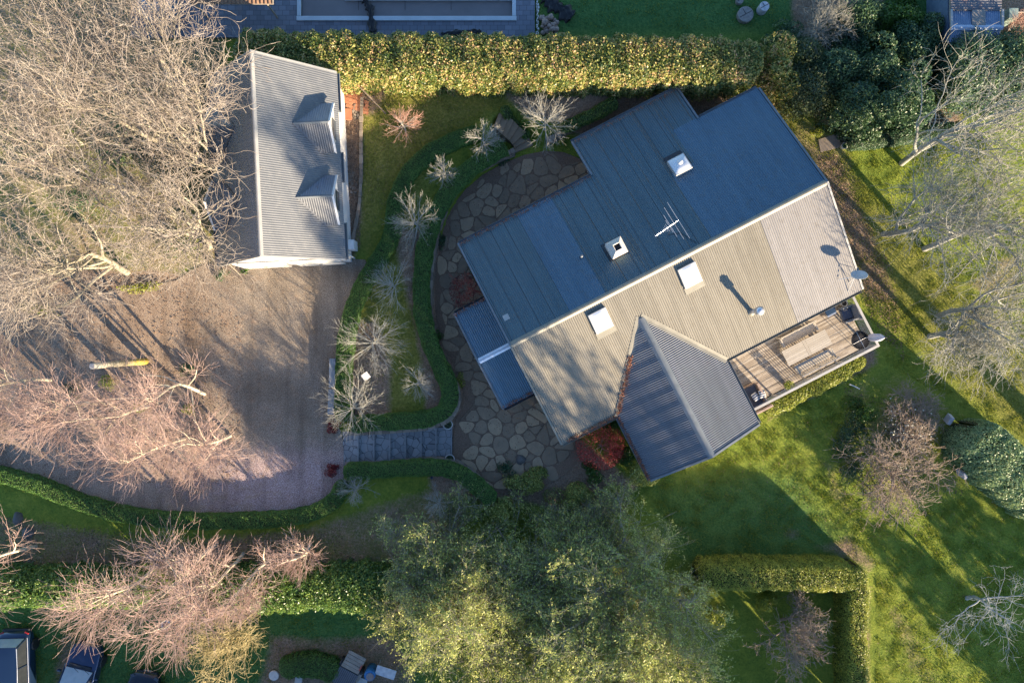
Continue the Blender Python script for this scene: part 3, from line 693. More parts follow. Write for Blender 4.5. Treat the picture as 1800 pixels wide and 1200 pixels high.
# barge boards and gutters
def board(p0, p1, parent, wd=.05, h=.2, mat=None, name='barge_board', capw=.1):
    p0, p1 = Vector(p0), Vector(p1); d = (p1 - p0).normalized(); e = Vector((d.y, -d.x, 0)).normalized(); m_ = MB()
    for w_, z0, z1 in ((wd, -h, .0), (capw, .001, .022)):
        vs = [tuple(q + e * x + Vector((0, 0, z))) for q in (p0, p1) for x, z in ((-w_/2, z0), (w_/2, z0), (w_/2, z1), (-w_/2, z1))]
        m_.add(vs, [(0, 1, 2, 3), (7, 6, 5, 4)] + [(i, 4+i, 4+(i+1) % 4, (i+1) % 4) for i in range(4)])
    return m_.build(name, mat or M_capw, parent)
for s_, mt in ((SW0 - .04, M_cap), (SE1 + .04, M_capw)):
    board(Fr(s_, 0, RZ + .03), Fr(s_, SE, zm(SE) + .03), house, mat=mt)
    board(Fr(s_, 0, RZ + .03), Fr(s_, -5.8, zm(5.8) + .03), house, mat=M_gut)
board(Fr(7.51, -5.75, zm(5.75) + .03), Fr(7.51, -7.85, zm(7.85) + .03), house, mat=M_gut)
board(Fr(13.61, -5.85, zm(5.85) + .03), Fr(13.61, -7.85, zm(7.85) + .03), house, mat=M_gut)
for sg, mt in ((-1, M_gut), (1, M_gut)):
    board(Fr(WC, WT + .04, WRZ + .03), Fr(WC + sg * WH, WT + .04, WRZ - TW * WH + .03), house, mat=mt)
gutter(Fr(SW0, SE, zm(SE)), Fr(3.0, SE, zm(SE)), house, NV, M_cap); gutter(Fr(9.3, SE, zm(SE)), Fr(SE1, SE, zm(SE)), house, NV, M_cap)
gutter(Fr(7.5, -5.75, zm(5.75)), Fr(SW0, -5.75, zm(5.75)), house, -NV); gutter(Fr(SE1, -5.85, zm(5.85)), Fr(13.65, -5.85, zm(5.85)), house, -NV)
gutter(Fr(13.6, -7.85, zm(7.85)), Fr(7.5, -7.85, zm(7.85)), house, -NV)
gutter(Fr(WC - WH, 5.75, 3.0), Fr(WC - WH, WT, 3.0), house, -UV); gutter(Fr(WC + WH, WT, 3.0), Fr(WC + WH, 5.75, 3.0), house, UV)
# walls (set in under the eaves) with gable tops
def walls(polyst, ztop, parent, mat=M_wall, name='wall', z0=-.1):
    pl = [Fr(s, t, 0)[:2] for s, t in polyst]; return MB().prism(pl, z0, ztop).build(name, mat, parent)
walls([(.35, 5.2), (3.5, 5.2), (3.5, 8.9), (8.85, 8.9), (8.85, 5.2), (16.6, 5.2), (16.6, -5.35), (13.1, -5.35), (13.1, -7.4), (8.0, -7.4), (8.0, -5.35), (.35, -5.35)], 2.28, house)
for s_ in (.38, 16.57):
    vs = [Fr(s_ + dx, t, z) for dx in (-.04, .04) for t, z in ((-5.3, 2.3), (5.15, 2.3), (5.15, zm(5.15) - .16), (0, RZ - .16), (-5.3, zm(5.3) - .16))]
    MB().add(vs, [(0, 1, 2, 3, 4), (9, 8, 7, 6, 5)] + [(i, 5+i, 5+(i+1) % 5, (i+1) % 5) for i in range(5)]).build('gable_wall', M_wall, house)
vs = [Fr(s, 8.86 + dy, z) for dy in (-.04, .04) for s, z in ((3.55, 2.3), (8.8, 2.3), (8.8, WRZ - TW * 2.63 - .16), (WC, WRZ - .16), (3.55, WRZ - TW * 2.62 - .16))]
MB().add(vs, [(0, 1, 2, 3, 4), (9, 8, 7, 6, 5)] + [(i, 5+i, 5+(i+1) % 5, (i+1) % 5) for i in range(5)]).build('gable_wall', M_wall, house)
def window(s, t, z, wd, ht, ax, parent, door=False):
    """ax: 'n' faces +-NV at t, 'u' faces +-UV at s"""
    X_ = FX(s, t, z) if ax == 'n' else FX(s, t, z, R(90))
    f = MB(X_)
    for cx, cz, a, b_ in ((0, ht/2, wd + .12, .07), (0, -ht/2, wd + .12, .07), (-wd/2, 0, .07, ht), (wd/2, 0, .07, ht), (0, 0, .04, ht)): f.box((cx, 0, cz), (a, .12, b_))
    o = f.build('door' if door else 'window', M_white, parent); g_ = MB(X_).box((0, 0, 0), (wd - .05, .05, ht - .05)).build('pane', M_glass, parent)
    g_.parent = o; g_.matrix_parent_inverse = (Matrix.Translation(parent.location)).inverted() if False else Matrix.Identity(4)
    return o
for s, t, z, a, h_, ax in [(2, 5.21, 1.5, 1.2, 1.1, 'n'), (11, 5.21, 1.6, 1.8, 1.9, 'n'), (14.5, 5.21, 1.6, 2.2, 1.9, 'n'), (5, 8.91, 1.5, 1.2, 1.1, 'n'), (7.2, 8.91, 1.5, 1.2, 1.1, 'n'),
                       (16.61, 2.5, 1.5, 1.2, 1.1, 'u'), (16.61, -2.5, 1.5, 1.2, 1.1, 'u'), (3, -5.36, 1.5, 1.4, 1.1, 'n'), (10.5, -7.41, 1.3, 1.4, .9, 'n'), (8.86, 7.2, 1.6, 1.4, 1.3, 'u')]:
    window(s, t, z, a, h_, ax, house)
# porch at the west end
pz, pt_, ps0, ps1 = 2.95, 2.76, -1.9, -.1; tpp = (2.95 - 2.32) / 2.76
M_roofporch = corr_mat('roof_porch_iron', [(.075, .14, .19), (.13, .205, .27)], .25, .4)
corr('roof_panel', [(ps0, .02), (ps1, .02), (ps1, pt_), (ps0, pt_)], Fr(0, 0, pz), UV, NV, tpp, M_roofporch, house, label='sunlit south side of the low west porch roof')
corr('roof_panel', [(ps0, .02), (ps1, .02), (ps1, pt_), (ps0, pt_)], Fr(0, 0, pz), UV, -NV, tpp, M_roofporch, house, label='north side of the low west porch roof')
cap('ridge_cap', Fr(ps0 - .02, 0, pz + .02), Fr(ps1, 0, pz + .02), .15, M_galv, house, .04, .02)
gutter(Fr(ps0, pt_, 2.32), Fr(ps1, pt_, 2.32), house, NV, M_dark); gutter(Fr(ps1, -pt_, 2.32), Fr(ps0, -pt_, 2.32), house, -NV, M_dark)
board(Fr(ps0 - .03, 0, pz + .02), Fr(ps0 - .03, pt_, 2.34), house, mat=M_gut); board(Fr(ps0 - .03, 0, pz + .02), Fr(ps0 - .03, -pt_, 2.34), house, mat=M_gut)
for t in (-2.5, 2.5): MB().tube([Fr(ps0 + .15, t, 0), Fr(ps0 + .15, t, 2.3)], .06, 10).build('post', M_white, house)
walls([(ps0 + .3, -.2), (.34, -.2), (.34, 2.4), (ps0 + .3, 2.4)], 2.2, house)
# roof fittings
tilt = math.atan(TP)
def skylight(u, v, wd, ln, glassm, label, side=1, hh=.16, z=4.1, apron=True):
    s, t = st_of(u, v, z)
    t_ = t; zc = zm(t_)
    X_ = Matrix.Translation(Fr(s, t_, zc)) @ Matrix.Rotation(TH, 4, 'Z') @ Matrix.Rotation(tilt * side, 4, 'X')
    o = MB(X_).box((0, 0, hh/2), (wd, ln, hh)).build('skylight', M_capw, house, bevel=.015); o['label'] = label
    g_ = MB(X_)
    n = 8
    vs = []; fs = []
    for i in range(n + 1):
        for j in range(n + 1):
            x, y = (i/n - .5), (j/n - .5); vs.append((x * (wd - .07), y * (ln - .07), hh + .001 + .10 * (1 - (2*x)**4) * (1 - (2*y)**4)))
    for i in range(n):
        for j in range(n): fs.append((i*(n+1)+j, (i+1)*(n+1)+j, (i+1)*(n+1)+j+1, i*(n+1)+j+1))
    g_.add(vs, fs); q = g_.build('dome', glassm, None, True); q.parent = o
    if apron:
        f_ = MB(X_).box((0, -side * (ln/2 + .16) , .035), (wd + .08, .34, .03)).build('flashing', M_cap, None); f_.parent = o
    return o, X_
M_opal = pm('opal_acrylic', [(.80, .80, .80), (.86, .86, .86)], 2, .25)
skylight(1053, 563, .95, 1.05, M_opal, 'white domed skylight nearer the wing valley', z=4.0)
skylight(1209, 484, .95, 1.05, M_opal, 'white domed skylight towards the middle of the sunny slope', z=4.2)
o, X_ = skylight(1194, 293, .92, .92, pm('pale_box_lid', [(.62, .64, .66), (.7, .72, .74)], 2, .4), 'pale square roof vent box with a round cap on the north slope', -1, .25, 3.5, False)
q = MB(X_).lathe([(.13, .3), (.13, .40), (.1, .44), (.001, .45)], (.03, .04, 0), 20).build('vent_cap', M_white, None, True); q.parent = o
f_ = MB(X_).box((0, .62, .03), (.95, .3, .03)).build('flashing', M_dark, None); f_.parent = o
# chimney
s, t = st_of(1083, 436, 4.6); zc = zm(t); X_ = FX(s, t, zc)
M_chim = pm('rendered_chimney', [(.45, .40, .34), (.68, .63, .56)], 7, .9, 0, .5, .02)
ch = MB(X_)
ch.box((0, 0, .1), (.74, .74, .9)); ch.build('chimney', M_chim, house, bevel=.02); chi = bpy.data.objects[[o.name for o in house.children if o.name.startswith('chimney')][-1]]
c2 = MB(X_)
for i in range(4):
    a = i * math.pi / 2; M4 = Matrix.Rotation(a, 4, 'Z')
    vs = [(-.42, -.42, .55), (.42, -.42, .55), (.17, -.17, .86), (-.17, -.17, .86), (-.37, -.37, .55), (.37, -.37, .55), (.14, -.14, .83), (-.14, -.14, .83)]
    c2.add([tuple(M4 @ Vector(v)) for v in vs], [(0, 1, 2, 3), (4, 7, 6, 5), (3, 2, 6, 7)])
q = c2.build('chimney_cap', M_chim, None); q.parent = chi
q = MB(X_).box((0, 0, .62), (.3, .3, .1)).build('flue_opening', M_black, None); q.parent = chi
q = MB(X_).box((0, 0, -.05), (1.0, 1.0, .12), 0, (-tilt, 'X')).build('flashing', M_dark, None); q.parent = chi
# steel flue with cowl
zb = 3.65; s, t = st_of(1322, 548, zb); zb = zm(t)
X_ = FX(s, t, zb)
fl = MB(X_).lathe([(.115, -.1), (.115, .95), (.001, .95)], (0, 0, 0), 24).build('flue', M_galv, house, True)
for nm, pr, mt in (('cowl', [(.16, .93), (.2, .96), (.2, 1.22), (.23, 1.24), (.12, 1.33), (.001, 1.36)], M_galv), ('flashing', [(.24, -.10), (.17, .05), (.12, .08)], M_cap)):
    q = MB(X_).lathe(pr, (0, 0, 0), 24).build(nm, mt, None, True); q.parent = fl
# small pipe vents and patch
for u, v, z_ in ((1022, 450, 4.3),):
    s, t = st_of(u, v, z_); q = MB(FX(s, t, zm(t))).lathe([(.06, -.05), (.06, .22), (.08, .22), (.08, .26), (.001, .28)], (0, 0, 0), 14).build('vent_pipe', M_gut, house, True)
s, t = st_of(890, 558, 4.0); MB(FX(s, t, zm(t) + .012)).box((0, 0, 0), (.3, .3, .012), 0, (-tilt, 'X')).build('roof_patch', M_capw, house)

# television antenna
an = thing('tv_antenna', 'long spiky metal television antenna standing on the shaded roof slope', 'antenna', Fr(*st_of(1178, 400, 5.0), 4.3))
s, t = st_of(1178, 397, 5.2); base = Vector(Fr(s, t, zm(t))); zt = 5.45
MB().tube([tuple(base), (base.x, base.y, zt)], .018, 8).build('mast', M_galv, an)
pa, pb = Vector(P(1152, 415, zt)), Vector(P(1193, 387, zt))
MB().tube([tuple(pa), tuple(pb)], .011, 6).build('boom', M_galv, an)
dv = (pb - pa); dn_ = Vector((-.53, .848, 0)).normalized()
el_ = [(.0, .1), (.08, .1), (.16, .1), (.24, .1), (.32, .12), (.4, .14), (.46, .2), (.52, .26), (.60, .45), (.64, 1.2), (.80, 1.75), (.99, 2.0)]
for f_, L in el_:
    c_ = pa + dv * f_; 
    if L > .9: MB().tube([tuple(c_ - dn_ * L * .5), tuple(c_ + dn_ * L * .5)], .011, 5).build('element', M_galv, an)
    else: MB().tube([tuple(c_ - dn_ * L * .75), tuple(c_ + dn_ * L * .75)], .010, 5).build('element', M_galv, an)
MB().tube([(base.x + .05, base.y, zt - .02), (base.x + .1, base.y - .3, zm(t) + .1), Fr(s + .5, t + .5, zm(t + .5) + .03), Fr(s + .9, t + 1.3, zm(t + 1.3) + .03)], .012, 5).build('cable', M_black, an)
# satellite dish
ds = thing('satellite_dish', 'grey oval satellite dish on a tripod at the southeast corner of the roof', 'satellite dish', Fr(16.5, 4.9, 3.3))
c_ = Vector(P(1510, 485, 4.2)); ft = Fr(16.35, 5.2, zm(5.2)); aim = Vector((.45, -.75, .75)).normalized() if False else Vector((-.15, .75, .62)).normalized()
D = MB(Matrix.Translation(c_) @ aim.to_track_quat('Z', 'Y').to_matrix().to_4x4())
D.lathe([(.001, .0), (.15, .012), (.28, .045), (.38, .085), (.39, .08), (.28, .03), (.15, -.004), (.001, -.015)], (0, 0, 0), 28); D.build('dish', pm('dish_grey', [(.42, .43, .44), (.55, .56, .57)], 2, .4), ds, True)
MB().tube([Fr(16.5, 5.0, zm(5.0)), tuple(c_ + Vector((0, 0, -.35))), tuple(c_)], .022, 8).build('mast', M_galv, ds)
for a in ((16.0, 4.6), (16.9, 4.4), (16.3, 5.4)): MB().tube([Fr(a[0], a[1], zm(a[1]) + .02), tuple(c_ + Vector((0, 0, -.4)))], .014, 6).build('strut', M_galv, ds)
arm = c_ + aim * .5 + Vector((0, 0, -.28)); MB().tube([tuple(c_ + Vector((0, 0, -.3))), tuple(arm)], .014, 6).build('arm', M_galv, ds)
MB().tube([tuple(arm), tuple(arm + aim * -.1)], .05, 10).build('receiver', M_gut, ds)

# ------------------------------------------------------------------ deck
DZ = .55
deck = thing('timber_deck', 'weathered timber deck with a pale painted rail along the sunny side of the house', 'deck', Fr(13, 7, 0))
m, nt_, b = nodes('deck_boards')
g = nt_.nodes.new('ShaderNodeNewGeometry'); mp = nt_.nodes.new('ShaderNodeMapping'); mp.inputs['Rotation'].default_value = (0, 0, -TH); nt_.links.new(g.outputs['Position'], mp.inputs[0])
mp2 = nt_.nodes.new('ShaderNodeMapping'); mp2.inputs['Scale'].default_value = (.8, 6, 1); nt_.links.new(mp.outputs[0], mp2.inputs[0])
f1 = noise(nt_, 2.5, 6, .7, mp2.outputs[0])
nt_.links.new(ramp(nt_, [(.16, .125, .095), (.40, .335, .265), (.64, .57, .47)], math_(nt_, 'ADD', math_(nt_, 'MULTIPLY', g.outputs['Random Per Island'], .5), math_(nt_, 'MULTIPLY_ADD', f1, 1.4, -.45))), b.inputs['Base Color']); b.inputs['Roughness'].default_value = .8
M_deck = m
d_ = MB(FX(0, 0, 0)); r = random.Random(3)
k = 0; y = -5.22
while y > -8.83:
    x = 9.0
    while x < 17.05:
        L = min(r.uniform(2.2, 4.2), 17.05 - x); d_.box((x + L/2, y - .045, DZ - .014), (L - .006, .086, .028)); x += L
    y -= .0935
d_.build('deck_board', M_deck, deck)
fr_ = MB(FX(0, 0, 0))
for x in np.arange(9.1, 17.1, .6): fr_.box((x, -7.0, DZ - .13), (.05, 3.5, .18))
fr_.build('joist', M_timb, deck)
for x in (9.2, 11.8, 14.4, 16.95):
    for y in (-5.4, -8.75): MB(FX(0, 0, 0)).box((x, y, (DZ - .05) / 2 - .1), (.1, .1, DZ + .02)).build('stump', M_timb, deck)
M_rail = pm('rail_paint', [(.42, .40, .36), (.56, .54, .5)], 3, .6)
RH = 1.02
rl = MB(FX(0, 0, 0)); rl.box((13.2, -8.9, DZ + RH), (7.95, .13, .04)); rl.build('top_rail', M_rail, deck, bevel=.006)
rl = MB(FX(0, 0, 0)); rl.box((17.11, -7.27, DZ + RH), (.13, 3.12, .04)); rl.build('top_rail', M_rail, deck, bevel=.006)
for x in (9.3, 11.25, 13.2, 15.15, 17.1): MB(FX(0, 0, 0)).box((x, -8.9, DZ + RH/2 - .05), (.09, .09, RH + .04)).build('post', M_rail, deck)
for y in (-5.75, -7.3): MB(FX(0, 0, 0)).box((17.1, y, DZ + RH/2 - .05), (.09, .09, RH + .04)).build('post', M_rail, deck)
wr = MB(FX(0, 0, 0))
for k in range(7):
    z_ = DZ + .12 + k * .125
    wr.tube([(9.3, -8.9, z_), (17.1, -8.9, z_)], .004, 4); wr.tube([(17.1, -8.9, z_), (17.1, -5.75, z_)], .004, 4)
wr.build('rail_wire', M_galv, deck)
bl = MB(FX(0, 0, 0)); 
for x in np.arange(12.0, 14.9, .13): bl.box((x, -8.9, DZ + .5), (.03, .03, .9))
bl.build('baluster', M_rail, deck)
def loc_of(u, v, z):
    s, t = st_of(u, v, z); return s, -t          # coordinates in FX(0,0,0)
M_teak = pm('teak_silver', [(.38, .33, .26), (.58, .52, .43)], 5, .8, island=True)
# table
tx, ty = loc_of(1418.5, 611, 1.3)
tb = thing('outdoor_table', 'long weathered timber outdoor table in the middle of the deck', 'table', Fr(tx, -ty, DZ))
a = MB(FX(0, 0, 0))
for k in range(8):
    for sx in (-1, 1): a.box((tx + sx * .69, ty - .38 + k * .109, DZ + .74), (1.20, .103, .03))
a.box((tx, ty, DZ + .742), (.16, .90, .034)); a.build('table_top', M_teak, tb)
for sx in (-1, 1):
    for sy in (-1, 1): MB(FX(0, 0, 0)).box((tx + sx * 1.1, ty + sy * .33, DZ + .36), (.09, .09, .72)).build('leg', M_teak, tb)
    MB(FX(0, 0, 0)).box((tx + sx * 1.1, ty, DZ + .68), (.07, .58, .08)).build('apron', M_teak, tb)
def bench(name, label, cx, cy, L, face):
    t = thing(name, label, 'bench', Fr(cx, -cy, DZ), 'timber benches either side of the deck table'); a = MB(FX(0, 0, 0))
    for k in range(4): a.box((cx, cy - .17 + k * .11, DZ + .44), (L, .10, .025))
    a.build('seat', M_teak, t)
    a = MB(FX(0, 0, 0)); 
    for k in range(3): a.box((cx, cy - face * (.27 + k * .035), DZ + .60 + k * .13), (L, .025, .1))
    a.box((cx, cy - face * .35, DZ + .93), (L + .04, .045, .06)); a.build('backrest', M_teak, t)
    for sx in (-1, 0, 1):
        MB(FX(0, 0, 0)).box((cx + sx * (L/2 - .06), cy - face * .3, DZ + .45), (.06, .06, .9)).build('leg', M_teak, t)
        MB(FX(0, 0, 0)).box((cx + sx * (L/2 - .06), cy + face * .15, DZ + .21), (.06, .06, .42)).build('leg', M_teak, t)
    for sx in (-1, 1): MB(FX(0, 0, 0)).box((cx + sx * (L/2 - .05), cy - face * .04, DZ + .64), (.07, .5, .035)).build('armrest', M_teak, t)
bx, by = loc_of(1403, 589, 1.0); bench('garden_bench', 'timber bench with armrests between the deck table and the house roof edge', bx, by, 2.1, -1)
bx, by = loc_of(1431, 634, 1.0); bench('garden_bench', 'timber bench between the deck table and the outer rail', bx, by, 2.2, 1)
# dark lidded cabinet
cx, cy = loc_of(1458, 543, 1.4); X_ = FX(0, 0, 0)
bq = thing('barbecue', 'square barbecue with a flat dark blue lid tucked beside the roof edge on the deck', 'barbecue', Fr(cx, -cy, DZ))
MB(X_).box((cx, cy, DZ + .4), (.5, .5, .76)).build('cabinet', M_timb, bq, bevel=.01)
MB(X_).box((cx, cy, DZ + .83), (.56, .6, .06)).build('lid', pm('lid_blue', [(.03, .06, .11), (.05, .09, .15)], 3, .35, .3), bq, bevel=.012)
MB(X_).box((cx, cy - .34, DZ + .8), (.5, .06, .03)).build('handle', M_galv, bq)
# armchair
cx, cy = loc_of(1492, 551, 1.0); ac = thing('wicker_armchair', 'grey wicker armchair with rounded back near the east rail of the deck', 'armchair', Fr(cx, -cy, DZ))
M_wick = pm('grey_wicker', [(.10, .105, .115), (.24, .25, .27)], 28, .8, 0, .6, .02)
X_ = FX(cx, -cy, DZ, R(-8))
MB(X_).box((-.08, 0, .33), (.62, .62, .14)).build('seat', M_wick, ac, bevel=.03)
MB(X_).box((.30, 0, .58), (.14, .78, .62), 0, (R(14), 'Y')).build('backrest', M_wick, ac, bevel=.06)
for sy in (-1, 1):
    MB(X_).box((-.03, sy * .37, .42), (.74, .12, .42)).build('armrest', M_wick, ac, bevel=.04)
    for sx in (-.32, .28): MB(X_).box((sx, sy * .33, .11), (.05, .05, .22)).build('leg', M_dark, ac)
MB(X_).box((-.1, 0, .43), (.52, .54, .08)).build('cushion', pm('cushion_slate', [(.07, .08, .11), (.11, .12, .16)], 18, .9), ac, bevel=.03)
pot('flower_pot', 'white pot with dark soil standing at the back corner of the deck', 1484.5, 533, .17, .35, DZ, False, M_pot)
# round mesh table
cx, cy = loc_of(1509, 598, 1.05); rt = thing('round_table', 'round dark slatted metal table under the folded parasol', 'table', Fr(cx, -cy, DZ))
X_ = FX(cx, -cy, DZ); a = MB(X_)
a.lathe([(.46, .70), (.49, .70), (.49, .725), (.46, .725), (.46, .70)], (0, 0, 0), 40)
for k in range(28):
    t_ = 2 * math.pi * k / 28; a.box((.28 * math.cos(t_), .28 * math.sin(t_), .712), (.37, .035, .012), t_)
a.lathe([(.1, .70), (.1, .725), (.02, .725)], (0, 0, 0), 16); a.build('table_top', M_dark, rt)
MB(X_).tube([(-.47, 0, .73), (.47, 0, .73)], .012, 6).tube([(0, -.47, .73), (0, .47, .73)], .012, 6).build('trim', M_galv, rt)
for k in range(4):
    t_ = math.pi / 4 + k * math.pi / 2; MB(X_).tube([(.4 * math.cos(t_), .4 * math.sin(t_), .7), (.3 * math.cos(t_), .3 * math.sin(t_), 0)], .016, 6).build('leg', M_dark, rt)
um = thing('parasol', 'folded pale lilac parasol standing tall at the outer corner of the deck', 'parasol', Fr(*st_of(1510, 597, .6), DZ))
b0 = Vector(P(1506, 597, .6)); b0.z = DZ; X_ = Matrix.Translation(b0 + (UV * .25 + NV * 0))
cl = MB(X_); pr = []
vs = []; fs = []; nz_, nt2 = 9, 24
for i in range(nz_):
    f = i / (nz_ - 1); z_ = .95 + 1.5 * f; rad = (.12 + .09 * math.sin(f * 3.0)) * (1 - .75 * f ** 3)
    for k in range(nt2):
        t_ = 2 * math.pi * k / nt2; rr = rad * (1 + .22 * math.cos(6 * t_)); vs.append((rr * math.cos(t_), rr * math.sin(t_), z_))
for i in range(nz_ - 1):
    for k in range(nt2): fs.append((i*nt2+k, i*nt2+(k+1) % nt2, (i+1)*nt2+(k+1) % nt2, (i+1)*nt2+k))
fs += [tuple(range(nt2))[::-1], tuple(range((nz_-1)*nt2, nz_*nt2))]
cl.add(vs, fs).build('canopy', pm('canvas_lilac', [(.5, .48, .54), (.62, .6, .66)], 8, .9), um, True)
MB(X_).tube([(0, 0, 0), (0, 0, 2.55)], .022, 10).build('pole', M_rail, um); MB(X_).lathe([(.04, 2.5), (.04, 2.56), (.001, 2.6)], (0, 0, 0), 12).build('finial', M_dark, um)
MB(X_).lathe([(.26, 0), (.26, .05), (.06, .08), (.05, .25), (.001, .25)], (0, 0, 0), 20).build('base', M_dark, um)
# sofa and cushions
cx, cy = loc_of(1327, 700, .95); sf = thing('outdoor_sofa', 'low tan outdoor sofa with a dark seat pad in the deck corner by the wing', 'sofa', Fr(cx, -cy, DZ))
X_ = FX(cx, -cy, DZ); M_tan = pm('tan_timber', [(.32, .22, .17), (.45, .33, .26)], 6, .75)
MB(X_).box((-.1, 0, .2), (.95, 1.5, .36)).build('frame', M_tan, sf, bevel=.015); MB(X_).box((-.12, .15, .42), (.8, 1.1, .1)).build('seat', pm('seat_grey', [(.07, .065, .075), (.12, .11, .12)], 14, .9), sf, bevel=.03)
MB(X_).box((.0, -.66, .6), (1.15, .12, .5)).build('backrest', M_tan, sf, bevel=.02); MB(X_).box((.42, 0, .5), (.12, 1.45, .3)).build('armrest', M_tan, sf, bevel=.02)
m, nt_, b = nodes('striped_cloth'); tc = nt_.nodes.new('ShaderNodeTexCoord'); wv = nt_.nodes.new('ShaderNodeTexWave'); wv.inputs['Scale'].default_value = 2.6; wv.bands_direction = 'X'; nt_.links.new(tc.outputs['Object'], wv.inputs[0])
nt_.links.new(ramp(nt_, [(.03, .05, .12), (.05, .08, .18), (.75, .73, .68), (.78, .76, .7)], wv.outputs[0], [0, .42, .5, 1]), b.inputs['Base Color']); b.inputs['Roughness'].default_value = .9; M_strp = m
for (u, v, rz), lb in zip(((1328.5, 697, .5), (1340, 692.5, .15)), ('navy and white striped cushion resting flat on the sofa seat', 'navy and white striped cushion leaning against the sofa end')):
    x_, y_ = loc_of(u, v, 1.15); vs = []; fs = []; n = 10
    for i in range(n + 1):
        for j in range(n + 1):
            X1, Y1 = 2*i/n - 1, 2*j/n - 1; h_ = .085 * (1 - X1**4) * (1 - Y1**4); pin_ = 1 - .08 * (X1*X1 + Y1*Y1 - 1); vs.append((X1 * .22 * pin_, Y1 * .22 * pin_, h_))
    k = len(vs); vs += [(a_, b2, -c2_) for a_, b2, c2_ in vs]
    for i in range(n):
        for j in range(n):
            q = (i*(n+1)+j, (i+1)*(n+1)+j, (i+1)*(n+1)+j+1, i*(n+1)+j+1); fs.append(q); fs.append(tuple(k + a_ for a_ in q[::-1]))
    o = MB().add(vs, fs).build('cushion', M_strp, None, True); o.location = Fr(x_, -y_, DZ + .58); o.rotation_euler = (R(25), R(12), TH + rz + 1.2)
    tag(o, lb, 'cushion', 'striped cushions on the outdoor sofa')
pt2 = pot('flower_pot', 'leafy yellow green potted plant standing on the deck boards by the outer rail', 1384, 676, .16, .3, DZ, False, M_timb)
th = rng.uniform(0, 6.28, 220); rr = .24 * np.sqrt(rng.random(220)); bb = pt2.location
V, F = leaves(np.stack([bb[0] + rr * np.cos(th), bb[1] + rr * np.sin(th), DZ + .35 + rng.uniform(0, .3, 220)], 1), .09, np.array([0, 0, 1.]), .9); mk('foliage', V, F, mat=LEAF['yel'](), parent=pt2)

# ------------------------------------------------------------------ garage with attic dormers
GA = R(2.75); GO = Vector((-11.5, 3.95, 0)); GE = Vector((math.cos(GA), math.sin(GA), 0)); GN = Vector((-math.sin(GA), math.cos(GA), 0))
def Ga(x, y, z): return tuple(GO + GE * x + GN * y + Vector((0, 0, z)))
GM = Matrix.Translation(GO) @ Matrix.Rotation(GA, 4, 'Z')
gar = thing('garage', 'white garage with a steep pale iron roof and attic dormers beside the driveway', 'garage', Ga(0, 4.6, 1.05))
GL, GH, GR, GEv = 9.3, 3.2, 6.4, 3.45; GT = (GR - GEv) / GH; GB = 1.0
M_garwest = corr_mat('roof_garage_shade_tint', [(.17, .20, .25), (.24, .27, .32)], .2, .42)  # bluish copy of the garage iron, sky-lit shade put into the colour
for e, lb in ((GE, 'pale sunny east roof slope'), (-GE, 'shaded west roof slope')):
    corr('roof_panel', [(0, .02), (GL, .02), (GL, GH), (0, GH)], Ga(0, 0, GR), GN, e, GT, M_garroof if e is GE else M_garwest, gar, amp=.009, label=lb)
M_gcap = pm('garage_cap', [(.25, .25, .25), (.33, .33, .32)], 2, .5, .1)
cap('ridge_cap', Ga(0, -.03, GR + .02), Ga(0, GL + .03, GR + .02), .13, M_gcap, gar, .09, .02)
for y in (-.03, GL + .03):
    for sg in (-1, 1): board(Ga(0, y, GR + .02), Ga(sg * GH, y, GEv + .02), gar, mat=M_gcap, h=.24, capw=.09)
walls_ = MB().prism([Ga(x, y, 0)[:2] for x, y in ((-2.85, .14), (2.98, .14), (2.98, GL - .14), (-2.85, GL - .14))], .9, 3.3).build('wall', M_white, gar)
for y in (.18, GL - .18):
    vs = [Ga(x, y + dy, z) for dy in (-.04, .04) for x, z in ((-2.85, 3.3), (2.95, 3.3), (2.95, GR - GT * 2.95 - .15), (0, GR - .15), (-2.85, GR - GT * 2.85 - .15))]
    MB().add(vs, [(0, 1, 2, 3, 4), (9, 8, 7, 6, 5)] + [(i, 5+i, 5+(i+1) % 5, (i+1) % 5) for i in range(5)]).build('gable_wall', M_white, gar)
M_doorw = pm('door_paint', [(.5, .5, .48), (.6, .6, .57)], 1, .6)
for cx in (-1.45, 1.45):
    o = MB(GM).box((cx, .07, 2.05), (2.4, .06, 2.1)).build('garage_door', M_doorw, gar); q = MB(GM).box((cx, .03, 1.6), (.2, .04, .04)).build('handle', M_dark, None); q.parent = o
DRZ, DRE, DHW = 5.1, 4.1, 1.22; DT = (DRZ - DRE) / DHW
yd = [10.31 - 3.95, 6.78 - 3.95]
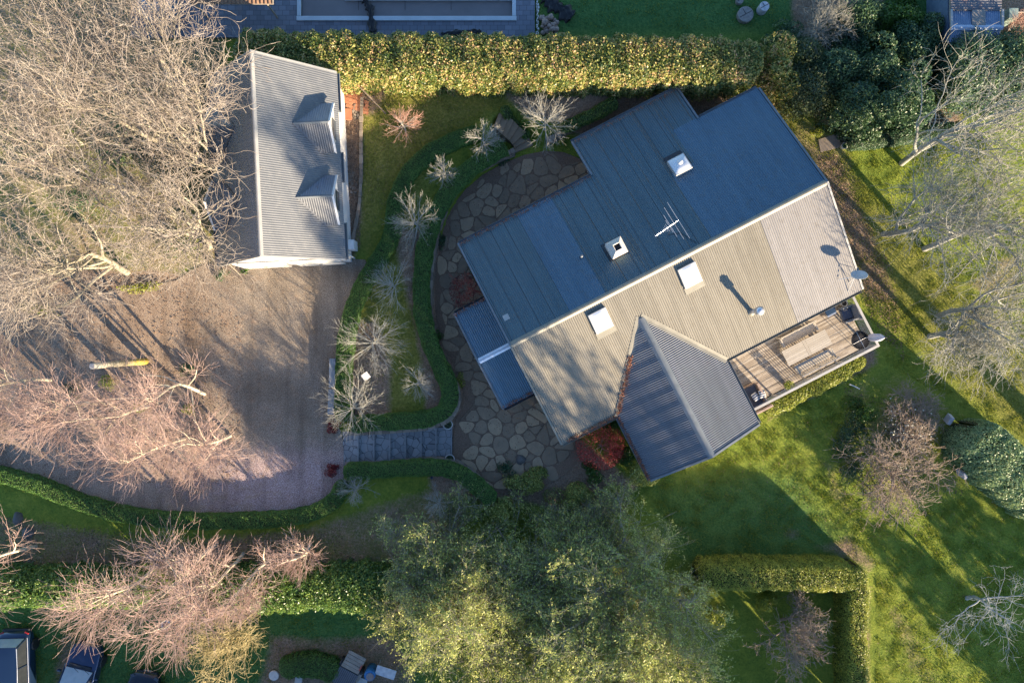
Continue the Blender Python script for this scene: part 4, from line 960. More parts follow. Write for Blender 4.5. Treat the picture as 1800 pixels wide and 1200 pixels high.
for side in (1, -1):
    fx = 3.1 if side == 1 else 2.95
    for y in yd:
        dm = MB(GM).box((side * (fx - .1 - .5), y, 3.6), (1.0, 2.0, 1.2)).build('dormer', M_white, gar); dm['label'] = 'east attic dormer' if side == 1 else 'west attic dormer under the bare branches'
        X1 = (GR - DRZ) / GT; X2 = (GR - DRE) / GT
        # gable and cheeks
        q = MB(GM); xf = side * (fx - .12)
        vs = [(xf + dx * side, y + a, z) for dx in (0, -.08) for a, z in ((-1.0, 3.3), (1.0, 3.3), (1.0, DRE + .12), (0, DRZ - .1), (-1.0, DRE + .12))]
        q.add(vs, [(0, 1, 2, 3, 4), (9, 8, 7, 6, 5)] + [(i, 5+i, 5+(i+1) % 5, (i+1) % 5) for i in range(5)])
        for sy in (-1, 1): q.box((side * (fx - .6), y + sy * .97, 3.85), (1.0, .06, .7))
        q = q.build('dormer_wall', M_white, None); q.parent = dm
        wq = MB(GM); wq.box((xf + side * .03, y, 3.85), (.06, 1.1, .95)); wq = wq.build('window_frame', M_capw, None); wq.parent = dm
        g_ = MB(GM).box((xf + side * .05, y, 3.85), (.06, .95, .8)).build('pane', M_glass, None); g_.parent = dm
        for sg in (-1, 1):
            o = corr('dormer_roof', [(0, .01), (fx - X1, .01), (fx - X2, DHW), (0, DHW)], Ga(side * fx, y, DRZ + .03), -GE * side, GN * sg, DT, M_garroof if sg < 0 else M_garwest, None, slab=0, amp=.009); o.parent = dm
            pts = [Ga(side * fx, y, DRZ), Ga(side * (X1 + .05), y, DRZ), Ga(side * (X2 + .05), y + sg * (DHW - .03), DRE), Ga(side * fx, y + sg * (DHW - .03), DRE)]
            o = MB().add(pts + [(p[0], p[1], p[2] - .07) for p in pts], [(0, 1, 2, 3), (7, 6, 5, 4)] + [(i, 4+i, 4+(i+1) % 4, (i+1) % 4) for i in range(4)]).build('dormer_lining', M_white, None); o.parent = dm
            o = board(Ga(side * (fx + .02), y, DRZ + .05), Ga(side * (fx + .02), y + sg * DHW, DRE + .05), gar, mat=M_white, h=.16, capw=.1); o.parent = dm; o.matrix_parent_inverse = Matrix.Identity(4)
            # valley flashing
            a = Vector(Ga(side * X1, y, DRZ + .05)); b_ = Vector(Ga(side * X2, y + sg * DHW, DRE + .05)); d = (b_ - a).normalized(); e = Vector((d.y, -d.x, 0)).normalized() * .04; u_ = Vector((0, 0, .012))
            o = MB().add([tuple(a-e), tuple(a+e), tuple(b_+e), tuple(b_-e), tuple(a-e+u_), tuple(a+e+u_), tuple(b_+e+u_), tuple(b_-e+u_)], [(3,2,1,0),(4,5,6,7),(0,1,5,4),(1,2,6,5),(2,3,7,6),(3,0,4,7)]).build('flashing', M_garroof, None); o.parent = dm
        o = cap('ridge_cap', Ga(side * X1, y, DRZ + .05), Ga(side * (fx + .03), y, DRZ + .05), .07, M_gut, gar, .05, .02); o.parent = dm; o.matrix_parent_inverse = Matrix.Identity(4)
cuts = [0, yd[1] - 1.0, yd[1] + 1.0, yd[0] - 1.0, yd[0] + 1.0, GL]
for i in (0, 2, 4): gutter(Ga(GH, cuts[i], GEv), Ga(GH, cuts[i+1], GEv), gar, GE, M_gut, .13); gutter(Ga(-GH, cuts[i+1], GEv), Ga(-GH, cuts[i], GEv), gar, -GE, M_gut, .13)
MB().tube([Ga(3.1, .35, 1.0), Ga(3.1, .35, 3.4)], .045, 8).build('downpipe', M_white, gar)
MB(GM).box((3.16, .95, 1.5), (.3, .5, 1.0)).build('meter_box', M_white, gar, bevel=.01)
# brick patch and slab at the north-east corner of the garage
bp = MB(); 
for i in range(9):
    for j in range(6):
        if (i + j * 3) % 11 == 5 or (i > 6 and j < 2): continue
        c_ = Vector(P(600 + i * 5.6, 152 + j * 6.0 + i * 2.1, 1.05)); bp.box((c_.x, c_.y, 1.07), (.165 + .01 * (i % 2), .175, .06), R(-28))
bp.build('brick_paving', M_brick); tag(bpy.data.objects['brick_paving'], 'loose terracotta brick paving by the garage corner', kind='structure')
o = MB().prism([P(u, v, 1.1)[:2] for u, v in ((604, 191), (618, 191), (618, 211), (604, 211))], 1.03, 1.12).build('paving_slab', M_brick, bevel=.01); tag(o, 'square orange paving slab lying against the white garage wall', 'paving slab')
voronoi([P(u, v, 1.05)[:2] for u, v in ((618, 184), (637, 184), (637, 212), (618, 212))], .16, .03, 1.0, 1.1, 9, 1, .4, 1).build('stone_patch', M_stone); tag(bpy.data.objects['stone_patch'], 'patch of small pale stones beside the orange slab', kind='stuff')
voronoi([P(u, v, 1.05)[:2] for u, v in ((606, 300), (630, 296), (632, 345), (610, 350))], .2, .05, 1.0, 1.09, 19, 1, .4, .7).build('stone_patch', M_stone); tag(bpy.data.objects['stone_patch.001'], 'scattered pale stones in the narrow garage bed', kind='stuff')
# paved pad, bins and post near the east hedge
MB().prism([P(u, v)[:2] for u, v in ((1438, 246), (1468, 236), (1488, 240), (1482, 258), (1442, 268))], -.05, .055).build('paving_pad', pm('concrete_pad', [(.16, .13, .11), (.26, .22, .18)], 6, .9)); tag(bpy.data.objects['paving_pad'], 'small paved pad at the corner of the low hedge', kind='structure')
pot('flower_pot', 'dark rimmed pot at the corner of the paved pad below the tall hedge', 1488, 244, .2, .4, 0, False, M_dark)
pot('flower_pot', 'smaller pale pot beside the low hedge corner on the paved pad', 1485, 256, .16, .36, 0, True, M_pot)
# bench edge / planter sleepers on the driveway
M_blue = pm('blue_grey_timber', [(.17, .19, .21), (.28, .31, .34)], 5, .7)
def gbench(name, label, p0, p1):
    a, b_ = Vector(P(*p0, 1.5)), Vector(P(*p1, 1.5)); c_ = (a + b_) / 2; ang = math.atan2((b_-a).y, (b_-a).x); L = (b_-a).length
    t = thing(name, label, 'bench', (c_.x, c_.y, 1.07), 'blue grey benches backing onto the box hedge'); X_ = Matrix.Translation((c_.x, c_.y, 1.07)) @ Matrix.Rotation(ang, 4, 'Z')
    m_ = MB(X_)
    for k in range(3): m_.box((0, -.11 + k * .11, .44), (L, .102, .045))
    m_.build('seat', M_blue, t)
    for sx in (-1, 1): MB(X_).box((sx * (L/2 - .15), 0, .2), (.08, .3, .42)).build('leg', M_blue, t)
    return t
gbench('garden_bench', 'upper blue grey backless bench at the driveway edge against the box hedge', (584.5, 630), (583.5, 681))
gbench('garden_bench', 'lower blue grey backless bench partly under the spreading white branches', (583, 684), (581, 728))
# white sign board in the bed
x, y, z = G(643, 661, .9); t = thing('garden_sign', 'small white square board on a stake in the planted bed', 'sign', (x, y, z))
MB(Matrix.Translation((x, y, z + .9)) @ Matrix.Rotation(R(35), 4, 'Z') @ Matrix.Rotation(R(12), 4, 'X')).box((0, 0, 0), (.38, .36, .03)).build('board', M_white, t, bevel=.005)
MB().tube([(x + .1, y - .1, z), (x + .05, y - .05, z + .9)], .02, 6).build('stake', M_timb, t)
# spotlights in the beds
for (u, v), lb in (((732, 460), 'small blue garden lamp beside the inner hedge'), ((749, 724), 'small blue garden lamp inside the hedge corner above the steps'), ((759, 839), 'small blue garden lamp inside the lower hedge'), ((620, 844), 'small blue garden lamp at the foot of the little pale shrub')):
    x, y, z = G(u, v, .2); t = thing('garden_lamp', lb, 'garden lamp', (x, y, z), 'garden lamps in the hedged beds')
    MB().lathe([(.02, 0), (.02, .15), (.07, .16), (.075, .26), (.001, .28)], (x, y, z), 12).build('lamp_body', pm('lamp_blue', [(.03, .04, .09), (.05, .07, .14)], 3, .5), t, True)
    MB().lathe([(.055, .27), (.05, .285), (.001, .29)], (x, y, z), 12).build('lens', M_glass, t, True)

# ------------------------------------------------------------------ neighbour to the north: paved pool surround
m, nt_, b = nodes('slate_pavers')
g = nt_.nodes.new('ShaderNodeNewGeometry'); br = nt_.nodes.new('ShaderNodeTexBrick'); br.inputs['Scale'].default_value = 1.6; br.inputs['Mortar Size'].default_value = .012
br.inputs['Color1'].default_value = (.12, .135, .17, 1); br.inputs['Color2'].default_value = (.19, .205, .25, 1); br.inputs['Mortar'].default_value = (.04, .04, .045, 1); br.inputs['Brick Width'].default_value = .62; br.inputs['Row Height'].default_value = .42
nt_.links.new(g.outputs['Position'], br.inputs[0]); nt_.links.new(mixc(nt_, br.outputs[0], (.28, .2, .17), math_(nt_, 'MULTIPLY', math_(nt_, 'MULTIPLY_ADD', noise(nt_, .8, 4), 4, -2.2, True), .5)), b.inputs['Base Color']); b.inputs['Roughness'].default_value = .6
def pr(u0, v0, u1, v1, z): return [P(u, v, z)[:2] for u, v in ((u0, v0), (u1, v0), (u1, v1), (u0, v1))]
x0, y0 = P(230, 66, 1.2)[:2]; x1, _ = P(940, 66, 1.2)[:2]; px0, py0 = P(526, 33, 1.3)[:2]; px1, _ = P(903, 33, 1.3)[:2]
mb = MB()
mb.prism([(x0, y0), (x1, y0), (x1, py0), (x0, py0)], .9, 1.22); mb.prism([(x0, py0 + .001), (px0, py0 + .001), (px0, 24), (x0, 24)], .9, 1.22); mb.prism([(px1, py0 + .001), (x1, py0 + .001), (x1, 24), (px1, 24)], .9, 1.22)
mb.build('pool_surround', m); tag(bpy.data.objects['pool_surround'], 'slate paved surround of the neighbouring pool', kind='structure')
pool = thing('swimming_pool', 'drained rectangular pool with a pale blue coping beyond the tall hedge', 'swimming pool', ((px0+px1)/2, py0 + 3, 1.1))
m, nt_, b = nodes('pool_floor'); g = nt_.nodes.new('ShaderNodeNewGeometry'); nt_.links.new(ramp(nt_, [(.13, .12, .12), (.22, .20, .20)], noise(nt_, 1.2, 6, .7)), b.inputs['Base Color']); b.inputs['Roughness'].default_value = .35
MB().prism([(px0 + .05, py0 + .05), (px1 - .05, py0 + .05), (px1 - .05, 23.9), (px0 + .05, 23.9)], .9, 1.09).build('pool_floor', m, pool)
M_cop = pm('pool_coping', [(.40, .47, .52), (.52, .58, .62)], 2, .4)
cp = MB(); cp.box(((px0+px1)/2, py0 + .02, 1.25), (px1 - px0 + .3, .24, .12)); cp.build('coping', M_cop, pool, bevel=.02)
for x in (px0 - .02, px1 + .02): MB().box((x, py0 + 2.65, 1.25), (.2, 5.0, .118)).build('coping', M_cop, pool, bevel=.02)
MB().box(((px0+px1)/2 + 1.2, P(0, 1, 1.2)[1] + .06, 1.2), (9, .14, .1)).build('lane_edge', M_cop, pool)
for x in (P(630, 10, 1.1)[0], P(712, 10, 1.1)[0], P(793, 10, 1.1)[0]): MB().box((x, 18.4, 1.094), (.02, 1.5, .012)).build('floor_joint', M_joint, pool)
# dark tarpaulin rolls
def crumple(name, label, px, wd, h, z, cat='tarpaulin'):
    pts = smooth_line([P(u, v, z)[:2] for u, v in px], 3); a = np.array(pts); n = len(a); V = []; k = 9
    tg = np.gradient(a, axis=0); tg /= np.linalg.norm(tg, axis=1, keepdims=True) + 1e-9
    for i in range(n):
        w_ = wd * (.75 + .4 * math.sin(i * .9) * math.sin(i * .37)); 
        for j in range(k):
            f = j / (k - 1) * 2 - 1; V.append((a[i, 0] - tg[i, 1] * f * w_ / 2, a[i, 1] + tg[i, 0] * f * w_ / 2, z - .03 + max(0, h * (1 - f * f) ** .5 * (.8 + .3 * math.sin(j * 2.4 + i * .8)) + rng.uniform(-.02, .02) * (abs(f) < .99))))
    idx = np.arange(n * k).reshape(n, k); F = np.stack([idx[:-1, :-1], idx[1:, :-1], idx[1:, 1:], idx[:-1, 1:]], -1).reshape(-1, 4)
    o = mk(name, np.array(V), F, mat=M_black); tag(o, label, cat); return o
crumple('tarpaulin', 'twisted black plastic sheet draped across the pool coping', [(641, 1), (650, 12), (652, 30), (656, 58)], .5, .2, 1.3)
crumple('tarpaulin', 'dark folded pool cover lying beside the tall hedge', [(776, 62), (800, 58), (825, 57), (846, 57)], .4, .15, 1.25)
crumple('tarpaulin', 'crumpled black sheet on the soil past the cobble strip', [(958, -4), (972, 8), (985, 16), (1006, 32)], 1.0, .25, 1.1)
voronoi(pr(941, -8, 948, 64, 1.2), .12, .035, 1.0, 1.25, 77, 1, .4, .9).build('cobble_strip', pm('pale_cobble', [(.4, .4, .38), (.7, .7, .66)], 4, .8, island=True)); tag(bpy.data.objects['cobble_strip'], 'narrow strip of pale cobbles edging the pavers', kind='structure')
M_rock = pm('rounded_rock', [(.2, .14, .11), (.42, .32, .27)], 4, .9, 0, .4, .02, 20)
r = random.Random(12)
for k in range(34):
    u, v = r.uniform(951, 981), r.uniform(27, 58)
    c_ = P(u, v, 1.2); rr = r.uniform(.10, .17); z_ = 1.08 + rr * .6 + (.14 if k % 3 == 0 else 0); vs = []; fs = []
    for i in range(5):
        for j in range(8):
            ph, t_ = math.pi * (i + .5) / 5, 2 * math.pi * j / 8; q = rr * r.uniform(.82, 1.1); vs.append((c_[0] + q * math.sin(ph) * math.cos(t_), c_[1] + q * math.sin(ph) * math.sin(t_), z_ + q * .75 * math.cos(ph)))
    for i in range(4):
        for j in range(8): fs.append((i*8+j, (i+1)*8+j, (i+1)*8+(j+1) % 8, i*8+(j+1) % 8))
    fs += [tuple(range(8)), tuple(range(32, 40))[::-1]]
    o = MB().add(vs, fs).build('rock', M_rock, None, True); tag(o, 'brown rounded rock in the heap between the cobble strip and the hedge', 'rock', 'rocks heaped beside the cobble strip')
# stepping discs on the far lawn
for (u, v, rr), lb, h in (((1311, 25, .42), 'large round split timber disc lying on the far lawn', .3), ((1344, 11, .26), 'pale round table with dark markings on the far lawn', .55), ((1301, 0, .2), 'small round pale disc at the very top edge of the lawn', .25)):
    x, y, z = G(u, v, h); t = thing('stump_seat', lb, 'stump', (x, y, z)); MB().lathe([(rr*.9, -.03), (rr, .05), (rr, h - .02), (rr * .95, h), (.001, h)], (x, y, z), 26).build('trunk_section', pm('cut_wood', [(.16, .15, .14), (.30, .28, .26)], 9, .9) if rr != .26 else pm('pale_cut', [(.3, .32, .34), (.55, .56, .58)], 6, .8), t)
    q = MB(Matrix.Translation((x, y, z + h + .004)) @ Matrix.Rotation(.5, 4, 'Z')); q.box((0, 0, 0), (rr * 1.7, .03, .008)); q.box((0, rr * .4, .001), (.03, rr * .8, .008)); q.build('crack', M_black, t)
# rusty lean-to and tank north-west, seen through the branches
t = thing('lean_to', 'rusty slatted lean-to roof at the top edge above the pavers', 'lean-to', P(405, 4, 2.5)); zt = 2.9
corr('roof_panel', [(0, 0), (4.2, 0), (4.2, 1.6), (0, 1.6)], (P(335, 0, zt)[0], P(0, 8, zt)[1] + 1.6, zt + .3), (1, 0, 0), (0, -1, 0), .15, pm('rusty_iron', [(.10, .07, .05), (.35, .2, .12)], 6, .8), t, pitch=.2, amp=.03)
for x in (P(340, 4, zt)[0], P(468, 4, zt)[0]): MB().tube([(x, P(0, 8, zt)[1] + .1, 1.0), (x, P(0, 8, zt)[1] + .1, zt)], .05, 8).build('post', M_timb, t)
t = thing('water_tank', 'blue grey rounded tank beneath the bare branches beside the pavers', 'water tank', P(268, 8, 1.1)); c_ = P(268, 4, 2.4)
MB().lathe([(.9, 1.0), (.92, 2.2), (.8, 2.45), (.3, 2.65), (.001, 2.68)], (c_[0], c_[1], 0), 30).build('tank_body', pm('tank_blue', [(.2, .25, .31), (.28, .33, .39)], 2, .45), t, True)
MB().lathe([(.2, 2.6), (.2, 2.72), (.001, 2.74)], (c_[0], c_[1], 0), 16).build('lid', M_dark, t)

# ------------------------------------------------------------------ shed top right
t = thing('garden_shed', 'small blue iron garden shed at the top right with a rusty upper roof', 'shed', P(1715, 30, 0))
M_shb = pm('shed_blue_iron', [(.12, .18, .28), (.2, .27, .38)], 4, .5, .2); M_shd = corr_mat('shed_dark_iron', [(.08, .09, .11), (.14, .15, .17)], .2, .5, (.3, .1, .05), .8)
z_ = 2.3; xa, xb = P(1672, 0, z_)[0], P(1760, 0, z_)[0]; yr = P(0, 49, z_)[1]; y1 = P(0, 18, z_)[1]; y0_ = P(0, 77, 1.9)[1]
corr('roof_panel', [(0, 0), (xb - xa, 0), (xb - xa, yr and (y1 - yr)), (0, y1 - yr)], (xa, yr, 2.35), (1, 0, 0), (0, 1, 0), .12, M_shb, t, pitch=.11, amp=.014)
corr('roof_panel', [(0, 0), (xb - xa, 0), (xb - xa, yr - y0_), (0, yr - y0_)], (xa, yr, 2.35), (1, 0, 0), (0, -1, 0), .45, M_shb, t, pitch=.11, amp=.014)
corr('roof_panel', [(0, 0), (3.2, 0), (3.2, xb - xa + .1), (0, xb - xa + .1)], (xa - .05, y1, 2.35), (0, 1, 0), (1, 0, 0), .03, M_shd, t, pitch=.13, amp=.016)
MB().prism([(P(1710, 0, 2.4)[0], yr + .1), (P(1733, 0, 2.4)[0], yr + .1), (P(1733, 0, 2.4)[0], y1 - .03), (P(1710, 0, 2.4)[0], y1 - .03)], 2.335, 2.375).build('skylight', pm('clear_sheet_grimy', [(.16, .15, .14), (.26, .25, .23)], 14, .6), t)
cap('ridge_cap', (xa - .05, yr, 2.38), (xb + .05, yr, 2.38), .14, pm('cap_paleblue', [(.3, .38, .5), (.38, .46, .58)], 2, .45), t)
for x in (xa - .03, xb + .03): MB().box((x, (yr + y1) / 2, 2.36), (.1, y1 - yr, .09)).build('barge_board', M_capw, t)
MB().prism([(xa + .1, y0_ + .25), (xb - .1, y0_ + .25), (xb - .1, y1 + 2.9), (xa + .1, y1 + 2.9)], 0, 1.85).build('wall', M_shb, t)
MB().box((P(1778, 0, 1)[0], P(0, 26, 1)[1], .6), (.5, .55, 1.15)).build('side_box', pm('cabinet_green', [(.2, .28, .25), (.28, .36, .32)], 4, .6), t, bevel=.02)
def frame_bed(name, label, px, z=.25, ht=.3):
    p = [P(u, v, z) for u, v in px]; m_ = MB(); cx = sum(q[0] for q in p)/4; cy = sum(q[1] for q in p)/4; t = thing(name, label, 'garden bed', (cx, cy, 0))
    for i in range(4):
        a, b_ = p[i], p[(i+1) % 4]; L = math.hypot(b_[0]-a[0], b_[1]-a[1]); MB().box(((a[0]+b_[0])/2, (a[1]+b_[1])/2, ht/2), (L + (.05 if i % 2 else -.055), .05, ht), math.atan2(b_[1]-a[1], b_[0]-a[0])).build('side_board', M_timb, t)
    MB().prism([(q[0], q[1]) for q in p], -.05, ht - .08).build('soil', pm('dark_soil', [(.02, .015, .012), (.05, .035, .028)], 12, 1), t)
frame_bed('raised_bed', 'timber edged vegetable bed right of the blue shed', [(1782, 22), (1900, 22), (1900, 110), (1780, 110)])
frame_bed('raised_bed', 'small timber framed bed among bare branches below the dark evergreens', [(1667, 158), (1712, 160), (1712, 172), (1666, 171)])
frame_bed('raised_bed', 'long narrow timber edged bed inside the clipped yellow hedge corner', [(1481, 1052), (1493, 1052), (1494, 1200), (1482, 1200)])

# ------------------------------------------------------------------ cars at the lower left
def car(label, cx, cy, zb, rz, L, W_, H, col, rear_first=False, wagon=False):
    t = thing('parked_car', label, 'car', (cx, cy, zb), 'cars parked on the grass at the lower left'); X_ = Matrix.Translation((cx, cy, zb)) @ Matrix.Rotation(rz, 4, 'Z')
    paint, nt_, b = nodes('car_paint_' + str(len(bpy.data.materials))); b.inputs['Base Color'].default_value = (*col, 1); b.inputs['Metallic'].default_value = .35; b.inputs['Roughness'].default_value = .28; b.inputs['Coat Weight'].default_value = .6; b.inputs['Coat Roughness'].default_value = .06
    hw = W_ / 2
    # stations along y (front is +y): (y, half width, shoulder height, bottom)
    f = L / 2
    stn = [(-f, .70, .42, .34), (-f + .06, .84, .62, .26), (-f + .25, .93, .80, .2), (-f + .9, .99, .86, .18), (-.3, 1.0, .86, .18), (f - 1.7, 1.0, .85, .18), (f - 1.25, .99, .84, .18), (f - .7, .97, .80, .2), (f - .25, .89, .70, .22), (f - .07, .76, .56, .26), (f, .6, .42, .34)]
    vs = []; fs = []; k = 13
    for y, w_, sh, bo in stn:
        w_ *= hw; pf = [(-w_*.92, bo), (-w_, bo + .15), (-w_, sh * .72), (-w_*.975, sh * .93), (-w_*.90, sh), (-w_*.6, sh + .035), (0, sh + .05), (w_*.6, sh + .035), (w_*.90, sh), (w_*.975, sh * .93), (w_, sh * .72), (w_, bo + .15), (w_*.92, bo)]
        vs += [(x, y, z) for x, z in pf]
    for i in range(len(stn) - 1):
        for j in range(k): fs.append((i*k+j, i*k+(j+1) % k, (i+1)*k+(j+1) % k, (i+1)*k+j))
    fs += [tuple(range(k)), tuple(range((len(stn)-1)*k, len(stn)*k))[::-1]]
    bd = MB(X_).add(vs, fs).build('body', paint, t, True); sb = bd.modifiers.new('soft', 'SUBSURF'); sb.levels = 2; sb.render_levels = 2
    # greenhouse: lower ring, upper ring
    yr0, yr1 = (-f + .30, -f + .62) if wagon else (-f + .62, -f + 1.25); yf0, yf1 = f - 1.22, f - 1.95
    zl, zh = .86, H; wl, wh = hw * .9, hw * .74
    def quad(nm, q, mt, parent, thick=.012):
        a = [Vector(p) for p in q]; n_ = (a[1] - a[0]).cross(a[2] - a[0]).normalized() * thick; m_ = MB(X_)
        m_.add([tuple(p) for p in a] + [tuple(p - n_) for p in a], [(0, 1, 2, 3), (7, 6, 5, 4)] + [(i, 4+i, 4+(i+1) % 4, (i+1) % 4) for i in range(4)]); return m_.build(nm, mt, parent)
    core_ = MB(X_); vs = [(-wl, yr0, zl), (wl, yr0, zl), (wl, yf0, zl), (-wl, yf0, zl), (-wh, yr1, zh), (wh, yr1, zh), (wh, yf1, zh), (-wh, yf1, zh)]
    M_cg = MATS.get('car_glass') or pm('car_glass', [(.02, .025, .03), (.035, .04, .045)], 2, .05); M_cw = MATS.get('car_screen') or pm('car_screen', [(.30, .36, .4), (.42, .48, .52)], 3, .1)
    core_.add(vs, [(3, 2, 1, 0), (4, 5, 6, 7), (0, 1, 5, 4), (1, 2, 6, 5), (2, 3, 7, 6), (3, 0, 4, 7)]); core_.build('cabin_glass', M_cg, t, bevel=.05)
    quad('windscreen', [(wl*.9, yf0 - .02, zl + .045), (-wl*.9, yf0 - .02, zl + .045), (-wh*.94, yf1 + .06, zh - .02), (wh*.94, yf1 + .06, zh - .02)][::-1], M_cw, t, -.02)
    quad('rear_window', [(-wl*.88, yr0 + .02, zl + .04), (wl*.88, yr0 + .02, zl + .04), (wh*.92, yr1 - .05, zh - .02), (-wh*.92, yr1 - .05, zh - .02)][::-1], M_cw, t, -.02)
    rf = MB(X_); n = 8; vs = []; fs = []
    for i in range(n + 1):
        for j in range(n + 1):
            X1 = 2*i/n - 1; Y1 = j/n; vs.append((X1 * wh * (1.03 - .03 * abs(2*Y1-1)), yr1 - .06 + Y1 * (yf1 - yr1 + .12), zh + .012 + .055 * (1 - X1**2) * (1 - (2*Y1-1)**4)))
    kk = len(vs); vs += [(a, b2, c2_ - .05) for a, b2, c2_ in vs]
    for i in range(n):
        for j in range(n):
            q = (i*(n+1)+j, (i+1)*(n+1)+j, (i+1)*(n+1)+j+1, i*(n+1)+j+1); fs.append(q); fs.append(tuple(kk + a for a in q[::-1]))
    rf.add(vs, fs).build('roof', paint, t, True)
    for sx in (-1, 1):
        MB(X_).tube([(sx*wh, yf1, zh + .02), (sx*(wh+.03), (yf1+yr1)/2, zh + .03), (sx*wh, yr1, zh + .02)], .012, 6).build('roof_trim', M_galv, t)
        MB(X_).tube([(sx*wl*1.03, yf0 + .1, zl), (sx*wl*1.06, 0, zl + .02), (sx*wl*1.03, yr0, zl)], .012, 6).build('window_trim', M_galv, t)
        MB(X_).tube([(sx*wh, yf1, zh - .01), (sx*wl, yf0, zl)], .03, 6).tube([(sx*wh, yr1, zh - .01), (sx*wl, yr0, zl)], .035, 6).tube([(sx*wh*1.01, (yf1+yr1)/2, zh - .01), (sx*wl*1.01, (yf1+yr1)/2, zl)], .03, 6).build('pillar', paint, t)
        MB(X_).box((sx*(hw + .11), yf0 - .28, .95), (.2, .1, .13)).build('side_mirror', paint, t, bevel=.03)
        for nm, yy in (('headlight', f - .17), ('tail_light', -f + .12)):
            MB(X_).box((sx * hw * .72, yy - (.05 if yy > 0 else -.05), .66), (.24, .2, .07), -sx * .5 * (1 if yy > 0 else -1)).build(nm, M_glass if nm == 'headlight' else pm('tail_red', [(.3, .02, .02), (.4, .03, .03)], 3, .3), t, bevel=.03)
        for yy in (f - .88, -f + .85):
            w_ = MB(X_ @ Matrix.Translation((sx * (hw - .09), yy, .31)) @ Matrix.Rotation(R(90), 4, 'Y')).lathe([(.2, -.1), (.3, -.1), (.315, -.06), (.315, .06), (.3, .1), (.2, .1)], (0, 0, 0), 28).build('wheel', M_black, t, True)
            rm = MB(X_ @ Matrix.Translation((sx * (hw - .02), yy, .31)) @ Matrix.Rotation(R(90), 4, 'Y')); rm.lathe([(.205, -.02), (.205, .02), (.17, .0), (.001, .01)], (0, 0, 0), 24)
            for q in range(8): rm.box((.1 * math.cos(q * math.pi/4), .1 * math.sin(q * math.pi/4), .01 * sx), (.19, .03, .03), q * math.pi/4)
            rm = rm.build('rim', M_galv, None); rm.parent = w_
    MB(X_).box((0, f - .02, .42), (W_ * .62, .1, .2)).build('front_bumper', M_black, t, bevel=.03); MB(X_).box((0, -f + .02, .45), (W_ * .8, .12, .2)).build('rear_bumper', M_black if not rear_first else M_dark, t, bevel=.03)
    MB(X_).box((0, (f + .035), .42), (.4, .015, .1)).build('number_plate', M_capw, t)
    MB(X_).box((0, yf0 + .12, zl + .035), (wl * 1.5, .16, .02)).build('scuttle', M_black, t)
    MB(X_).tube([(-.45, yf0 + .1, zl + .06), (.05, yf0 - .1, zl + .17)], .01, 5).tube([(.1, yf0 + .1, zl + .06), (.6, yf0 - .08, zl + .16)], .01, 5).build('wiper', M_black, t)
    return t
cy1 = P(0, 1109, 1.8)[1] - 2.35
car('dark blue boxy wagon with bright window trim in the bottom left corner', -26.05, cy1, 1.06, R(181.5), 4.7, 1.76, 1.42, (.012, .03, .075), True, True)
car('dark blue hatchback with a long bonnet angled beside the first wagon', -22.75, -17.9, 1.06, R(-14), 4.2, 1.74, 1.36, (.02, .035, .085))
car('nearly black car just entering the bottom edge under the yellow branches', -19.6, -19.45, 1.06, R(-10), 4.2, 1.74, 1.36, (.01, .014, .025))

# clutter by the lower lawn
def obox(u, v, z): return Vector(P(u, v, z))
gz_ = gz1(*P(620, 1165, 1)[:2])
t = thing('timber_trailer', 'low trailer with grey timber boards and a red reflector beside the blue barrel', 'trailer', P(620, 1165, gz_)); c_ = P(622, 1163, gz_ + .6); X_ = Matrix.Translation((c_[0], c_[1], gz_)) @ Matrix.Rotation(R(-28), 4, 'Z')
for k in range(5): MB(X_).box((0, -.38 + k * .19, .6 + .01 * (k % 2)), (1.0, .175, .03)).build('board', M_timb, t)
m_ = MB(X_)
for k in range(11): m_.box((-.5 + k * .1, -.98, .58), (.07, .9, .04))
m_.build('tray_rib', pm('tray_grey', [(.08, .09, .11), (.14, .15, .17)], 5, .6), t); MB(X_).box((0, -.9, .53), (1.1, 1.1, .04)).build('tray', M_dark, t); MB(X_).box((.46, -.1, .64), (.05, .3, .05)).build('reflector', pm('reflector_red', [(.4, .05, .03), (.5, .08, .05)], 3, .4), t)
for sx in (-1, 1): MB(X_ @ Matrix.Translation((sx * .58, -.4, .27)) @ Matrix.Rotation(R(90), 4, 'Y')).lathe([(.1, -.08), (.27, -.08), (.27, .08), (.1, .08)], (0, 0, 0), 20).build('wheel', M_black, t, True)
gz_ = gz1(*P(650, 1187, 1)[:2]); c_ = P(650, 1186, gz_ + .8)
t = thing('barrel', 'blue barrel with a rusty orange patch standing between the trailer and a white board', 'barrel', (c_[0], c_[1], gz_)); X_ = Matrix.Translation((c_[0], c_[1], gz_))
MB(X_).lathe([(.27, 0), (.29, .05), (.29, .28), (.305, .3), (.29, .32), (.29, .58), (.305, .6), (.29, .62), (.29, .84), (.27, .88), (.25, .86), (.001, .86)], (0, 0, 0), 28).build('barrel_body', pm('barrel_blue', [(.02, .12, .32), (.04, .2, .42)], 4, .45), t, True)
MB(X_).lathe([(.20, .865), (.20, .885), (.001, .885)], (.02, -.05, 0), 18).build('lid', pm('barrel_rust', [(.3, .14, .06), (.16, .26, .34)], 3, .7), t)
c_ = P(678, 1181, gz_ + .7); t = thing('folding_table', 'pale weathered table top half under the olive green foliage', 'table', (c_[0], c_[1], gz_)); X_ = Matrix.Translation((c_[0], c_[1], gz_)) @ Matrix.Rotation(R(-18), 4, 'Z')
MB(X_).box((0, 0, .7), (1.05, .5, .04)).build('table_top', pm('pale_laminate', [(.35, .38, .42), (.6, .62, .64)], 5, .6), t, bevel=.008)
for sx in (-1, 1):
    for sy in (-1, 1): MB(X_).box((sx * .47, sy * .2, .34), (.04, .04, .68)).build('leg', M_galv, t)
